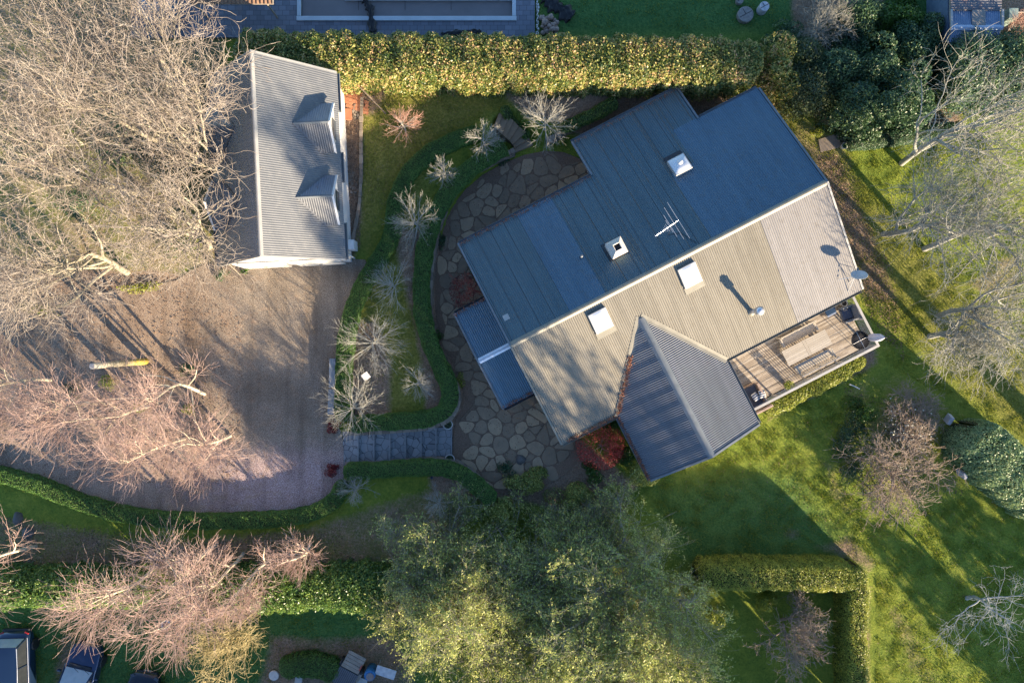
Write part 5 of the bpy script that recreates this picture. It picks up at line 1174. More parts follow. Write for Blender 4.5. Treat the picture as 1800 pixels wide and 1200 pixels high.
for (u, v, h, w_, l_, rz, mt, lb) in ((628, 1188, .5, .35, .5, -28, M_timb, 'small grey crate against the trailer side'), (636, 1198, .35, .5, .4, -20, M_capw, 'pale box beside the barrel at the bottom edge'), (525, 1193, .3, .34, .4, -8, M_capw, 'pale blue box at the edge of the dark clipped bushes')):
    gq = gz1(*P(u, v, 1)[:2]); c_ = P(u, v, gq + h); t = thing('storage_box', lb, 'box', (c_[0], c_[1], gq)); X_ = Matrix.Translation((c_[0], c_[1], gq)) @ Matrix.Rotation(R(rz), 4, 'Z')
    MB(X_).box((0, 0, h/2), (w_, l_, h)).build('box_body', mt, t, bevel=.01); MB(X_).box((0, 0, h + .015), (w_ + .03, l_ + .03, .03)).build('lid', mt, t, bevel=.005)
x, y, z = G(481, 1187, .1); t = thing('pebble_disc', 'round pale stepping stone at the bottom edge by the dark clipped bushes', 'stepping stone', (x, y, z)); MB().lathe([(.26, 0), (.27, .08), (.24, .1), (.001, .1)], (x, y, z), 24).build('stone', M_pot, t)
x, y, z = G(292, 1097, .5); t = thing('bird_bath', 'small pale blue bird bath on the grass under the pink birch twigs', 'bird bath', (x, y, z)); MB().lathe([(.14, 0), (.06, .1), (.05, .4), (.24, .48), (.26, .55), (.22, .53), (.001, .5)], (x, y, z), 24).build('bowl', pm('bath_blue', [(.4, .47, .55), (.55, .6, .66)], 6, .5), t, True)
MB().lathe([(.21, .525), (.001, .526)], (x, y, z), 24).build('water', M_glass, t)
# stones beside the left birches, sheet metal scraps near the round evergreen
for (u, v, a, b2), lb in (((28, 912, .25, .38), 'upper grey boulder in the shaded lower left bed'), ((46, 938, .34, .32), 'lower grey boulder beside the leaning white birch trunk'), ((1045, 885, .35, .3), 'brown boulder half hidden under the olive tree'), ((915, 808, .3, .3), 'brown stone at the lower edge of the terrace')):
    x, y, z = G(u, v, .2); vs = []; fs = []
    for i in range(6):
        for j in range(12):
            ph, t_ = math.pi / 2 * (i / 5.5), 2 * math.pi * j / 12; q = 1 + .12 * math.sin(3 * t_ + i) + .08 * math.sin(5 * t_ + 2 * i); vs.append((x + a * q * math.cos(t_) * math.cos(ph * .97), y + b2 * q * math.sin(t_) * math.cos(ph * .97), z - .05 + .35 * math.sin(ph)))
    for i in range(5):
        for j in range(12): fs.append((i*12+j, i*12+(j+1) % 12, (i+1)*12+(j+1) % 12, (i+1)*12+j))
    fs += [tuple(range(60, 72))]
    o = MB().add(vs, fs).build('boulder', pm('boulder_grey', [(.09, .085, .08), (.16, .15, .14)], 4, .9, 0, .5, .03, 14), None, True); tag(o, lb, 'boulder')
for (u, v, rz), lb in (((1671, 737, -20), 'narrow pale post beside the upper corner of the clipped round evergreen'), ((1694, 833, 30), 'pale folded sheet leaning at the lower corner of the clipped round evergreen')):
    x, y, z = G(u, v, .5); o = MB(Matrix.Translation((x, y, z + .35)) @ Matrix.Rotation(R(rz), 4, 'Z') @ Matrix.Rotation(R(25), 4, 'X')).box((0, 0, 0), (.2, .45, .5)).build('garden_post', pm('pale_board', [(.4, .4, .45), (.5, .5, .55)], 5, .7), None, bevel=.01); tag(o, lb, 'post')
x, y, z = G(1503, 679, .15); o = MB().tube([(x - .28, y + .12, z + .1), (x, y, z + .12), (x + .28, y - .14, z + .1)], .03, 6).build('pvc_pipe', M_white); tag(o, 'short white pipe lying in the shrubs below the deck hedge', 'pipe')
# timber fence strip behind garage bed and dark pole in place of a shadow
a, b_ = Vector(P(622, 143, 1.9)), Vector(P(676, 196, 1.5)); t = thing('shadow_pole', 'dark pole standing in for a shadow over the grass near the orange brick patch', 'pole', tuple(b_)); 
MB().tube([(a.x, a.y, 2.1), (b_.x, b_.y, 1.1)], .04, 7).build('shaft', M_bark, t)

def HPx(px, z): return [P(u, v, z)[:2] for u, v in px]
# ------------------------------------------------------------------ bare trees
def b1(): return pm('bark_pale_grey', [(.16, .14, .10), (.32, .29, .22), (.46, .42, .32)], 5, .9, 0, .5, .02, 18)
def b2(): return pm('bark_birch_white', [(.40, .33, .22), (.70, .63, .50)], 7, .8)
def b3(): return pm('bark_silver', [(.20, .20, .18), (.36, .36, .33)], 6, .9, 0, .4, .02, 18)
def t1(): return pm('twig_cream', [(.11, .085, .07), (.29, .245, .21), (.56, .50, .42)], 1.5, .9)
def t2(): return pm('twig_birch_pink', [(.25, .155, .13), (.41, .285, .245), (.57, .43, .365)], 1.2, .9)
def t3(): return pm('twig_silver', [(.18, .17, .14), (.32, .31, .26), (.46, .44, .37)], 1.5, .9)
def t4(): return pm('twig_white', [(.30, .29, .25), (.46, .45, .39)], 3, .85)
def t5(): return pm('twig_beige', [(.25, .19, .14), (.42, .33, .26)], 2, .9)
def t6(): return pm('twig_yellow', [(.32, .26, .12), (.5, .42, .22)], 2, .9)
def t7(): return pm('twig_blue_grey', [(.26, .28, .28), (.40, .42, .42)], 2, .9)
KINDS = {
 'big': dict(cat='tree', tl=.40, tr=.19, rmin=.0105, nb=3, bm=b1, tm=t1, lv=[(8, .35, 1, 48, 14, .55, .42, 7, .13, .07, 1), (6, .2, 1, 44, 15, .55, .27, 6, .17, .05, 1), (5, .12, 1, 46, 16, .5, .18, 6, .22, .04, 1), (5, .08, 1, 48, 18, .55, .12, 5, .24, .04, 1), (1, .1, 1, 48, 18, .75, .06, 3, .26, .03, 1)]),
 'silver': dict(cat='tree', tl=.40, tr=.17, rmin=.011, nb=3, bm=b3, tm=t3, lv=[(7, .3, 1, 52, 14, .6, .42, 7, .16, .05, 1), (6, .2, 1, 45, 15, .55, .27, 6, .2, .04, 1), (5, .12, 1, 48, 16, .5, .2, 6, .25, .03, 1), (5, .08, 1, 50, 18, .6, .13, 5, .28, .02, 1)]),
 'birch': dict(cat='tree', tl=.80, tr=.10, tt=.3, tw=.05, rmin=.0085, nb=2, bm=b2, tm=t2, lv=[(12, .25, 1, 38, 10, .5, .30, 6, .07, .06, 1), (6, .15, 1, 32, 12, .45, .18, 5, .1, .03, 1), (5, .1, 1, 34, 12, .5, .13, 4, .12, .0, 1), (2, .1, 1, 35, 12, .7, .09, 3, .14, -.03, 1)]),
 'star': dict(cat='tree', tl=.40, tr=.05, rmin=.0055, nb=2, bm=t4, tm=t4, lv=[(22, .3, 1, 68, 20, .42, .55, 5, .06, .05, 1), (8, .15, 1, 34, 14, .5, .28, 4, .08, .04, 1), (3, .2, 1, 38, 14, .6, .14, 3, .1, .04, 1)]),
 'knob': dict(cat='tree', tl=.30, tr=.09, rmin=.0125, nb=2, bm=t5, tm=t5, stems=2, sp=.25, lv=[(8, .35, 1, 55, 14, .6, .42, 6, .16, .04, 1), (7, .2, 1, 48, 16, .5, .28, 5, .2, .04, 1), (5, .15, 1, 48, 16, .55, .16, 4, .22, .04, 1), (3, .1, 1, 50, 16, .7, .08, 3, .22, .04, 1)]),
 'red': dict(cat='shrub', tl=.35, tr=.045, rmin=.007, nb=2, bm=t5, tm=lambda: pm('twig_red', [(.4, .08, .06), (.6, .17, .12)], 3, .8), lv=[(9, .3, 1, 52, 14, .6, .42, 5, .16, .04, 1), (7, .2, 1, 45, 16, .5, .28, 5, .18, .04, 1), (6, .15, 1, 45, 16, .55, .18, 4, .2, .04, 1)]),
 'olive': dict(cat='tree', tl=.45, tr=.26, rmin=.007, nb=3, bm=b1, tm=lambda: pm('bark_olive_twig', [(.22, .21, .14), (.38, .36, .26)], 3, .9), lv=[(12, .22, 1, 58, 16, .5, .5, 7, .12, .05, 1), (9, .15, 1, 42, 15, .5, .27, 6, .16, .05, 1), (8, .12, 1, 42, 16, .5, .16, 5, .2, .03, 1), (7, .1, 1, 45, 18, .6, .09, 4, .22, .0, 1)],
               leaf=dict(n=150000, jit=.075, s=.135, nz=.35, w=.34, m=LEAF['olive'])),
}
KINDS['yellow'] = dict(KINDS['knob'], tm=t6, bm=t6, rmin=.010)
KINDS['bluegrey'] = dict(KINDS['silver'], tm=t7, bm=t7, tr=.12, rmin=.008, lv=[(5, .3, 1, 60, 14, .6, .45, 7, .16, .03, 1), (4, .2, 1, 45, 15, .5, .27, 6, .2, .03, 1), (5, .12, 1, 45, 16, .5, .17, 5, .24, .03, 1), (4, .08, 1, 48, 18, .6, .09, 4, .26, .02, 1)])
KINDS['thicket'] = dict(KINDS['knob'], tm=t3, bm=t3, rmin=.006)
KINDS['pinkshrub'] = dict(KINDS['star'], tm=lambda: pm('twig_rose', [(.4, .2, .15), (.58, .36, .28)], 3, .85), bm=t4)
def tree_at(name, label, u, v, zc, H, Rad, kind, group=None, lean=None, base=None):
    x, y, _ = P(u, v, zc); z = gz1(x, y)
    return bare_tree(name, label, (x, y, z - .05), H, Rad * (1.12 if kind == 'star' else 1), kind, group, lean)
GB_ = 'tall bare trees over the top left'
for (u, v, H, Rd), lb in (((40, 60, 12.5, 5.0), 'huge bare pale tree filling the top left corner'), ((250, 75, 11.5, 4.8), 'bare tree whose twigs reach over the blue pavers'), ((80, 270, 12, 5.2), 'bare tree at the left edge level with the garage'),
                      ((268, 235, 11, 4.0), 'bare tree leaning its twigs on the upper garage dormer'), ((60, 450, 11, 4.5), 'bare tree at the left edge above the brown leaf litter'), ((255, 400, 10, 4.2), 'bare grey tree beside the lower garage dormer at the driveway edge'), ((160, 160, 13, 4.6), 'bare cream tree between the corner and the garage')):
    tree_at('bare_tree', lb, u, v, H * .75, H, Rd, 'big', GB_)
GR_ = 'silver bare trees on the right'
for (u, v, H, Rd), lb in (((1765, 205, 11, 4.0), 'bare silver tree near the top right below the dark hedge'), ((1695, 370, 9.5, 3.1), 'bare silver tree whose left twigs reach towards the house'), ((1815, 395, 11, 4.0), 'bare silver tree with pale sunlit limbs at the right edge'),
                      ((1825, 545, 10, 3.4), 'bare silver tree over the bright diagonal strip of lawn'), ((1728, 590, 6, 1.9), 'smaller bare tree spreading low twigs over the shaded lawn')):
    tree_at('bare_tree', lb, u, v, H * .72, H, Rd, 'silver', GR_)
GP_ = 'pink twigged birches'
for (u, v, H, Rd), lb in (((195, 707, 8, 2.5), 'pink twigged birch leaning furthest left over the leaf litter'), ((262, 713, 8, 2.4), 'pink twigged birch in the middle of the brown leaf litter'), ((360, 693, 8.5, 2.5), 'pink birch at the driveway edge beside the fallen leaves'), ((325, 770, 8, 2.6), 'pink birch hanging over the reddish gravel'), ((405, 765, 7, 2.6), 'pink birch nearest the pale shell gravel of the driveway'),
                      ((90, 668, 7.5, 2.3), 'pink birch at the left edge below the grey branches'),
                      ((382, 955, 9, 3.0), 'largest pink birch with forked white trunk south of the driveway hedge'), ((428, 972, 8, 2.4), 'pink birch right of the forked birch below the driveway hedge'), ((275, 992, 8.5, 2.6), 'pink birch leaning down to the grass near the cars'), ((482, 982, 6.5, 1.8), 'slim pink birch standing over the leafy dark hedge'), ((545, 955, 4.5, 1.45), 'small rose coloured birch in the shaded bed'), ((65, 960, 7.5, 2.4), 'pink birch with a white leaning trunk at the lower left edge'), ((375, 1035, 7.5, 2.2), 'pink birch above the yellow tangled tree')):
    tree_at('birch_tree', lb, u, v, 1.05, H, Rd, 'birch', GP_)
tree_at('bare_tree', 'yellow tangled bare tree at the bottom edge right of the cars', 372, 1150, 4.5, 5.0, 2.6, 'yellow')
GS_ = 'pale bare shrubs of the planted beds'
for (u, v, Rd, H), lb in (((851, 245, .95, 2.2), 'small bare pink tipped shrub left of the upper stone steps'), ((960, 205, 1.45, 3.2), 'dense bare cream shrub right of the upper stone steps'), ((777, 297, .8, 1.9), 'small bare shrub at the narrow top of the curved bed'), ((727, 388, 1.4, 3.0), 'wide bare shrub in the neck of the curved bed'),
                      ((682, 500, 1.3, 2.8), 'bare shrub above the sunlit patch of the curved bed'), ((648, 606, 1.75, 3.2), 'large pale star shaped shrub in the middle of the curved bed'), ((732, 673, .9, 2.0), 'small bare shrub beside the inner hedge near the steps'), ((610, 716, 1.9, 3.0), 'largest pale shrub overhanging the driveway and the benches'),
                      ((621, 861, .85, 1.7), 'little pale shrub by the lower hedge corner'), ((768, 888, .8, 2.0), 'thin grey shrub under the edge of the olive tree'), ((703, 940, .8, 2), 'faint grey shrub in the shaded lower bed')):
    tree_at('bare_shrub', lb, u, v, H * .7 + 1, H, Rd, 'star', GS_)
tree_at('bare_shrub', 'rose red bare shrub alone on the upper lawn by the garage', 706, 215, 2.4, 1.9, 1.1, 'pinkshrub')
tree_at('bare_tree', 'low bare beige tree spreading over the east flower bed', 1588, 838, 1.5, 2.2, 3.0, 'knob'); tree_at('bare_tree', 'bare beige tree at the top of the east flower bed below the deck corner', 1612, 742, 1.0, 1.35, 1.9, 'knob')
tree_at('bare_tree', 'bare beige fruit tree inside the clipped hedge corner', 1412, 1130, 2.8, 3.6, 2.2, 'knob')
tree_at('bare_tree', 'thin blue grey tree in shade on the lower right lawn', 1768, 1090, 3.0, 4.0, 3.0, 'bluegrey')
tree_at('bare_shrub', 'grey bare thicket among the dark bushes at the top edge', 1455, 30, 2.2, 2.6, 1.8, 'thicket')
tree_at('bare_shrub', 'pinkish bare shrub at the top right corner by the timber edged bed', 1795, 45, 1.5, 2.4, .9, 'pinkshrub')
red1 = tree_at('maple_shrub', 'bright red weeping maple in the corner between the two gables', 1060, 789, 1.6, 1.8, 1.3, 'red'); red2 = tree_at('maple_shrub', 'darker red maple in the shade by the west wall of the house', 817, 507, 1.4, 1.7, .95, 'red')
def red_leaves(o, n, s, rad, H, mat):
    b_ = np.array(o.location); th = rng.uniform(0, 6.28, n); rr = rad * np.sqrt(rng.uniform(.1, 1, n)); V, F = leaves(np.stack([b_[0] + rr*np.cos(th), b_[1] + rr*np.sin(th), b_[2] + H * np.sqrt(np.clip(1.05 - (rr/rad)**2, .1, 1)) * rng.uniform(.6, 1, n)], 1), s, np.array([0, 0, .6]), 1, .4); mk('foliage', V, F, mat=mat, parent=o)
red_leaves(red1, 2600, .10, 1.35, 1.7, LEAF['red']()); red_leaves(red2, 900, .08, .95, 1.6, LEAF['dred']())
# lopped tall trunk
x, y, _ = P(256, 635, 1.05); t = thing('tree_stump', 'tall lopped mossy trunk with a pale cut top rising from the leaf litter', 'tree stump', (x, y, 1.0)); pts = [(x + .03 * i * i * .3, y - .02 * i, 1.0 + i * 1.25) for i in range(5)]
m, nt_, b = nodes('mossy_birch_bark'); g = nt_.nodes.new('ShaderNodeNewGeometry'); sx = nt_.nodes.new('ShaderNodeSeparateXYZ'); nt_.links.new(g.outputs['Position'], sx.inputs[0])
f = math_(nt_, 'ADD', math_(nt_, 'MULTIPLY', sx.outputs[2], .16), math_(nt_, 'MULTIPLY_ADD', noise(nt_, 4, 4), .8, -.4)); nt_.links.new(ramp(nt_, [(.36, .28, .03), (.42, .33, .06), (.28, .24, .16), (.5, .45, .34), (.56, .52, .42)], f), b.inputs['Base Color']); b.inputs['Roughness'].default_value = .9
MB().tube(pts, [.19, .16, .15, .14, .14], 12).build('trunk', m, t, True); MB().lathe([(.13, 0), (.13, .02), (.001, .025)], (pts[-1][0], pts[-1][1], pts[-1][2]), 14).build('cut_face', pm('cut_face', [(.3, .3, .32), (.5, .48, .45)], 12, .8), t)

# ------------------------------------------------------------------ olive green evergreen trees at the bottom
def rep_leaf(n, s=None):
    k = dict(KINDS['olive']); k['leaf'] = dict(k['leaf'], n=n); 
    if s: k['leaf']['s'] = s
    return k
for i, ((u, v, zc, H, Rd, n), lb) in enumerate([((1000, 1100, 4.0, 5.3, 6.0, 56000), 'broad olive green evergreen tree nearest the south wing'), ((865, 1115, 4.0, 5.2, 5.9, 48000), 'olive green tree with pale limbs rising at the bottom centre'), ((1105, 1120, 4.6, 6.4, 5.2, 50000), 'sunlit olive green tree beside the clipped yellow hedge'), ((765, 1015, 3, 4.0, 3.8, 15000), 'darker thinner green tree over the lower bed'), ((1035, 960, 1.6, 2.2, 3.0, 8000), 'smaller pale green tree against the west gable corner')]):
    KINDS['ol%d' % i] = rep_leaf(n); 
    if i in (3, 4): KINDS['ol%d' % i]['tr'] = .14
    tree_at('evergreen_tree', lb, u, v, zc, H, Rd, 'ol%d' % i, 'olive green evergreen trees')
for (u, v, rx, ry, h, n), lb, mk_ in (((925, 848, 1.6, 1.0, 1.0, 4200), 'low greyish leafy bush covering the lower terrace edge', 'olive'), ((1010, 872, 1.5, 1.0, 1.2, 4200), 'grey green leafy bush between the red maple and the olive trees', 'olive'), ((1090, 880, 1.3, 1.0, 1.6, 3800), 'pale green leafy bush below the wing corner', 'olive'), ((880, 905, 1.4, 1.2, 1.6, 4000), 'dull green bush at the bend of the lower stone wall', 'olive'), ((1215, 1060, 1.6, 1.2, 2.2, 6000), 'yellow green bush where the olive trees meet the clipped hedge', 'yel'), ((1135, 838, 1.1, .9, 1.6, 2600), 'pale leafy bush at the tip of the south wing', 'olive'), ((1358, 1066, .8, .7, 2.0, 2200), 'bright yellow green sapling hanging from the clipped hedge', 'yel'), ((1262, 1085, .9, .9, 1.6, 1800), 'lime green bush inside the hedge corner', 'yel')):
    x, y, z = G(u, v, h * .6); shrub('leafy_bush', lb, (x, y, z), rx, ry, h, n, .10, LEAF[mk_]())

# evergreens just outside the lower right corner, whose long shade lies over the lawn
for (u, v, rx, h, n), lb in (((1975, 1340, 3.3, 6.8, 16000), 'dense evergreen beyond the lower right corner, nearer the hedge'), ((2090, 1290, 3.3, 6.6, 16000), 'dense evergreen beyond the lower right corner, further from the hedge')):
    x, y, z = G(u, v, 0); shrub('evergreen_tree', lb, (x, y, z), rx, rx, h, n, .22, LEAF['dark'](), 'evergreens past the lower right corner', 'tree', 12)
hedge('tall_hedge', 'dark hedge beyond the bottom edge below the clipped hedge corner', HPx([(1180, 1335), (1350, 1340), (1560, 1345)], 1.0), 1.6, 3.0, .16, 250, LEAF['dark'](), .85, rough=.05)
x, y, z = G(1960, 880, 0); shrub('cypress_tree', 'narrow dark cypress standing just beyond the right edge', (x, y, z), .55, .55, 6.2, 6000, .16, LEAF['dark'](), None, 'tree', 16)
KINDS['tall'] = dict(rep_leaf(8500, .3), tl=.6, rmin=.02)
tree_at('evergreen_tree', 'very tall open evergreen far beyond the bottom edge', 1925, 1740, 12, 18.8, 3.6, 'tall')
hedge('tall_hedge', 'tall dark hedge beyond the bottom edge', HPx([(330, 1330), (700, 1325), (1000, 1325), (1200, 1330)], 1.0), 1.6, 3.3, .16, 250, LEAF['dark'](), .85, rough=.05)

# ------------------------------------------------------------------ hedges
hedge('tall_hedge', 'tall loose photinia hedge with copper tips running behind the house', HPx([(405, 88), (560, 92), (800, 96), (1000, 98), (1200, 100), (1345, 106)], 3.2), 2.45, 2.15, .12, 900, LEAF['phot'](), .80, rough=.045, square=3.4, bulge=.12)
hedge('box_hedge', 'clipped box hedge along the driveway side of the curved bed', HPx([(842, 228), (800, 242), (760, 262), (722, 292), (700, 330), (690, 375), (688, 410), (668, 448), (640, 492), (618, 538), (606, 590), (601, 650), (600, 700), (602, 742)], 1.75),   .92, .62, .055, 1500, LEAF['box'](), .9, rough=.034, square=5)
hedge('box_hedge', 'clipped box hedge above the retaining wall, turning along the top of the broad steps', HPx([(893, 250), (862, 268), (826, 292), (788, 330), (760, 380), (744, 440), (738, 500), (741, 555), (756, 610), (778, 655), (792, 690), (784, 722), (755, 737), (700, 742), (640, 745), (612, 748)], 1.75),   .92, .62, .055, 1500, LEAF['box'](), .9, rough=.034, square=5)
hedge('box_hedge', 'short clipped box hedge along the lower side of the broad steps', HPx([(602, 830), (650, 829), (720, 824), (775, 823), (810, 834), (845, 862), (868, 884)], 1.75), .88, .7, .055, 1400, LEAF['box'](), .9, rough=.034, square=5)
hedge('box_hedge', 'long low clipped hedge curving along the lower edge of the driveway', HPx([(-40, 832), (0, 838), (60, 855), (130, 884), (200, 905), (270, 915), (340, 919), (420, 918), (490, 915), (545, 906), (585, 884), (602, 848)], 1.75), .85, .7, .055, 1300, LEAF['box'](), .9, rough=.036, square=5)
hedge('low_hedge', 'small dark leafy hedge above the upper steps', HPx([(882, 188), (903, 205), (930, 232)], 1.4), .6, .45, .07, 900, LEAF['laurel'](), .85, rough=.05)
hedge('low_hedge', 'dark ground hugging hedge behind the rough stone edging', HPx([(985, 226), (1020, 212), (1055, 195), (1085, 178)], 1.3), .7, .4, .07, 900, LEAF['laurel'](), .85, rough=.06)
hedge('deck_hedge', 'bright yellow green hedge outside the deck rail', HPx([(1352, 722), (1400, 702), (1470, 664), (1530, 630)], 1.0), 1.05, .62, .085, 1000, LEAF['yel'](), .85, rough=.07, square=3)
hedge('clipped_hedge', 'clipped yellow green hedge running east to the lawn corner', HPx([(1232, 1019), (1300, 1018), (1400, 1018), (1512, 1020)], 1.9), 1.55, 1.95, .075, 800, LEAF['yel2']() if 'yel2' in LEAF else leafmat('leaf_clipped_yellow', [(.10, .17, .02), (.34, .37, .05), (.58, .55, .09)], .45, .3, 1.5), .88, rough=.03, square=5)
hedge('clipped_hedge', 'clipped yellow green hedge running down the lawn to the bottom edge', HPx([(1515, 1000), (1514, 1060), (1512, 1130), (1513, 1260)], 1.9), 1.15, 1.95, .075, 800, MATS['leaf_clipped_yellow'], .88, rough=.03, square=5)
hedge('leafy_hedge', 'loose laurel hedge lit yellow above the cars', HPx([(-60, 1042), (60, 1040), (185, 1040), (250, 1042)], 2.6), 1.9, 1.7, .12, 700, LEAF['laurel'](), .8, rough=.05, square=3, bulge=.1)
hedge('leafy_hedge', 'loose dark laurel hedge between the birches and the olive trees', HPx([(300, 1042), (480, 1042), (560, 1040), (660, 1042), (760, 1046)], 2.6), 2.2, 1.7, .12, 700, LEAF['laurel'](), .8, rough=.06, square=3, bulge=.12)
hedge('evergreen_hedge', 'big rounded clipped evergreen block at the right edge', HPx([(1738, 752), (1758, 790), (1810, 840), (1890, 905)], 2.7), 2.9, 2.6, .10, 700, LEAF['pitt'](), .88, rough=.022, square=3.2)
hedge('low_hedge', 'low dark clipped hedge running from the paved pad under the silver trees', HPx([(1498, 247), (1560, 240), (1640, 228), (1700, 222)], .9), .85, .85, .07, 900, LEAF['dark'](), .85, rough=.03)
hedge('feathery_hedge', 'dark feathery hedge below the blue shed', HPx([(1672, 112), (1740, 108), (1850, 116)], 2.6), 3.4, 2.9, .13, 600, LEAF['dark'](), .75, rough=.07, square=2.6, bulge=.2)
hedge('low_hedge', 'dark rounded clipped bushes at the bottom edge left of the trailer', HPx([(493, 1180), (520, 1168), (560, 1170), (598, 1184)], 1.5), 1.3, .7, .06, 1000, LEAF['box'](), .88, rough=.05)
# evergreen trees in the top right
GD_ = 'dark evergreen trees behind the house'
for (u, v, rx, ry, h, n, mt), lb in (((1385, 105, 1.5, 1.5, 3.6, 9000, 'phot'), 'copper tipped evergreen at the end of the tall hedge'), ((1455, 120, 1.9, 1.7, 4.0, 13000, 'pitt2'), 'rounded evergreen tree catching light behind the east lawn'), ((1535, 100, 2.0, 1.7, 4.2, 13000, 'dark'), 'dark evergreen tree in the middle of the top right group'),
                                  ((1540, 172, 1.9, 1.3, 3.8, 11000, 'dark'), 'shadowy evergreen tree overhanging the dark path'), ((1625, 150, 1.7, 1.6, 3.8, 11000, 'dark'), 'blue green evergreen tree left of the feathery hedge'), ((1634, 62, 1.5, 1.7, 3.3, 11000, 'dark'), 'dark evergreen left of the shed'), ((1520, 25, 1.7, 1.3, 2.6, 8000, 'dark'), 'dark bush at the top edge left of the shed'), ((1590, 15, 1.5, 1.3, 2.6, 7000, 'fern'), 'mid green bush at the top edge beside the shed'), ((1390, 60, 1.0, .8, 1.5, 2500, 'dark'), 'low black green bush below the cut discs')):
    if mt == 'pitt2': mat = leafmat('leaf_grey_evergreen', [(.03, .06, .03), (.07, .11, .05), (.15, .18, .08)], .45, .3, .9)
    else: mat = LEAF[mt]()
    x, y, z = G(u, v, h * .75); shrub('evergreen_tree', lb, (x, y, z), rx * 1.25, ry * 1.25, h, int(n * 1.5), .13, mat, GD_, 'tree', 22)
# garden shrubs and border plants
for (u, v, rx, ry, h, n, mt, s), lb in (
    ((1500, 770, 1.1, 1.4, 1.3, 3500, 'dark', .09), 'dark green shrub at the left of the east flower bed'), ((1520, 720, 1.0, .9, 1.1, 2600, 'fern', .09), 'mid green shrub at the top of the east flower bed'), ((1500, 830, .8, .9, .9, 2000, 'dark', .08), 'low dark shrub at the foot of the east flower bed'),
    ((1590, 775, 1.0, 1.0, 1.0, 2200, 'laurel', .08), 'leafy shrub dotted with white blossom under the beige branches'), ((1640, 790, .8, 1.1, .8, 1500, 'yel', .07), 'yellowish ground shrub right of the white blossom'),
    ((1010, 750, .7, .6, 1.2, 1400, 'fern', .09), 'leafy plant below the southwest roof corner'), ((1075, 750, .6, .5, 1.1, 1100, 'fern', .09), 'leafy plant in the angle of the wing gutter'), ((1100, 800, .9, .8, 1.2, 2400, 'fern', .09), 'green shrub right of the red maple'), ((1045, 835, .9, .7, 1.1, 2000, 'fern', .09), 'green shrub below the red maple'),
    ((875, 668, .45, .9, .7, 1100, 'fern', .09), 'bright leafy plants against the porch wall'), ((845, 610, .4, .8, .6, 800, 'dark', .08), 'dark leafy plants beside the porch'), ((770, 590, .45, .4, .6, 600, 'fern', .08), 'small bright plant at the foot of the curved wall'), ((808, 668, .35, .5, .5, 600, 'yel', .07), 'yellow green plant inside the bend of the retaining wall'),
    ((840, 470, .5, 1.0, .8, 1300, 'dark', .08), 'dark shrub between the red maple and the wall'), ((775, 425, .4, .6, .5, 600, 'dark', .08), 'dark border plants at the foot of the upper wall'), ((880, 284, .5, .3, .4, 500, 'dark', .08), 'dark cushion plant beside the lowest upper step'), ((770, 345, .4, .4, .4, 400, 'dark', .08), 'dark creeping plant in the bend of the wall'),
    ((890, 825, .7, .5, .7, 900, 'dark', .08), 'dark evergreen bush beside the lower flower pot'), ((428, 476, .25, .2, .4, 260, 'fern', .08), 'small green plant at the garage corner'), ((385, 480, .5, .4, .6, 500, 'dark', .08), 'dark grey green bush beside the driveway under bare branches'),
    ((325, 650, .6, .5, .7, 700, 'dark', .08), 'dark green shrub in the leaf litter by the driveway'), ((120, 690, .8, .6, .8, 900, 'dark', .08), 'dark shrub in the leaf litter at the left'), ((185, 672, .6, .5, .6, 700, 'yel', .08), 'mossy yellow green shrub below the lopped trunk'), ((240, 715, .5, .45, .5, 500, 'yel', .08), 'mossy yellow shrub between two birches'), ((330, 720, .5, .4, .5, 450, 'yel', .08), 'yellow green tuft at the driveway edge'),
    ((60, 545, 1.6, .5, .5, 900, 'yel', .09), 'yellow green ground plants along the left leaf litter'), ((240, 503, 1.6, .4, .4, 700, 'yel', .09), 'yellow green ground plants below the grey tree'),
    ((230, 260, 1.8, 1.6, 1.8, 3500, 'dark', .1), 'dark evergreen shrub hidden beneath the bare trees'), ((330, 280, 1.5, 1.5, 2.2, 3500, 'dark', .1), 'dark evergreen shrub behind the garage'), ((140, 350, 1.8, 1.5, 1.8, 3000, 'dark', .1), 'dark green shrub under the left bare trees'), ((350, 130, 1.6, 1.0, 2.4, 3500, 'dark', .1), 'dark evergreen shrub behind the garage ridge'),
    ((300, 420, 1.2, .9, 1.2, 1800, 'dark', .1), 'dark green shrub near the garage corner under twigs'),
    ((583, 828, .42, .42, .5, 900, 'dred', .08), 'dark red round shrub at the lower corner of the step entrance'), ((584, 750, .42, .42, .5, 900, 'dred', .08), 'dark red round shrub at the upper corner of the step entrance'), ((1440, 232, .4, .35, .8, 500, 'yel', .09), 'bright green seedling at the foot of the dark evergreens'), ((1575, 75, .3, .3, .6, 250, 'pitt', .1), 'small silvery plant among the dark evergreens'), ((1660, 230, .5, .4, .9, 600, 'yel', .09), 'yellow bush at the end of the low dark hedge'), ((1655, 280, .5, 1.2, .5, 600, 'yel', .09), 'yellow green ground plants under the silver trees'), ((1730, 270, 1.0, .8, .8, 900, 'yel', .09), 'yellow green bush beneath the top silver tree'), ((700, 1090, 1.2, .5, .8, 1300, 'laurel', .09), 'leafy fringe of bush under the dark laurel hedge')):
    x, y, z = G(u, v, h * .6); shrub('garden_shrub', lb, (x, y, z), rx, ry, h, n, s, LEAF[mt]())
x, y, z = G(1592, 772, .8); n = 260; V, F = leaves(np.stack([x + rng.normal(0, .75, n), y + rng.normal(0, .85, n), z + .75 + rng.uniform(0, .35, n)], 1), .085, np.array([0, 0, 1.]), .6, .9); o = mk('white_flowers', V, F, mat=LEAF['white']()); tag(o, 'scattered white blossom over the east flower bed', kind='stuff')

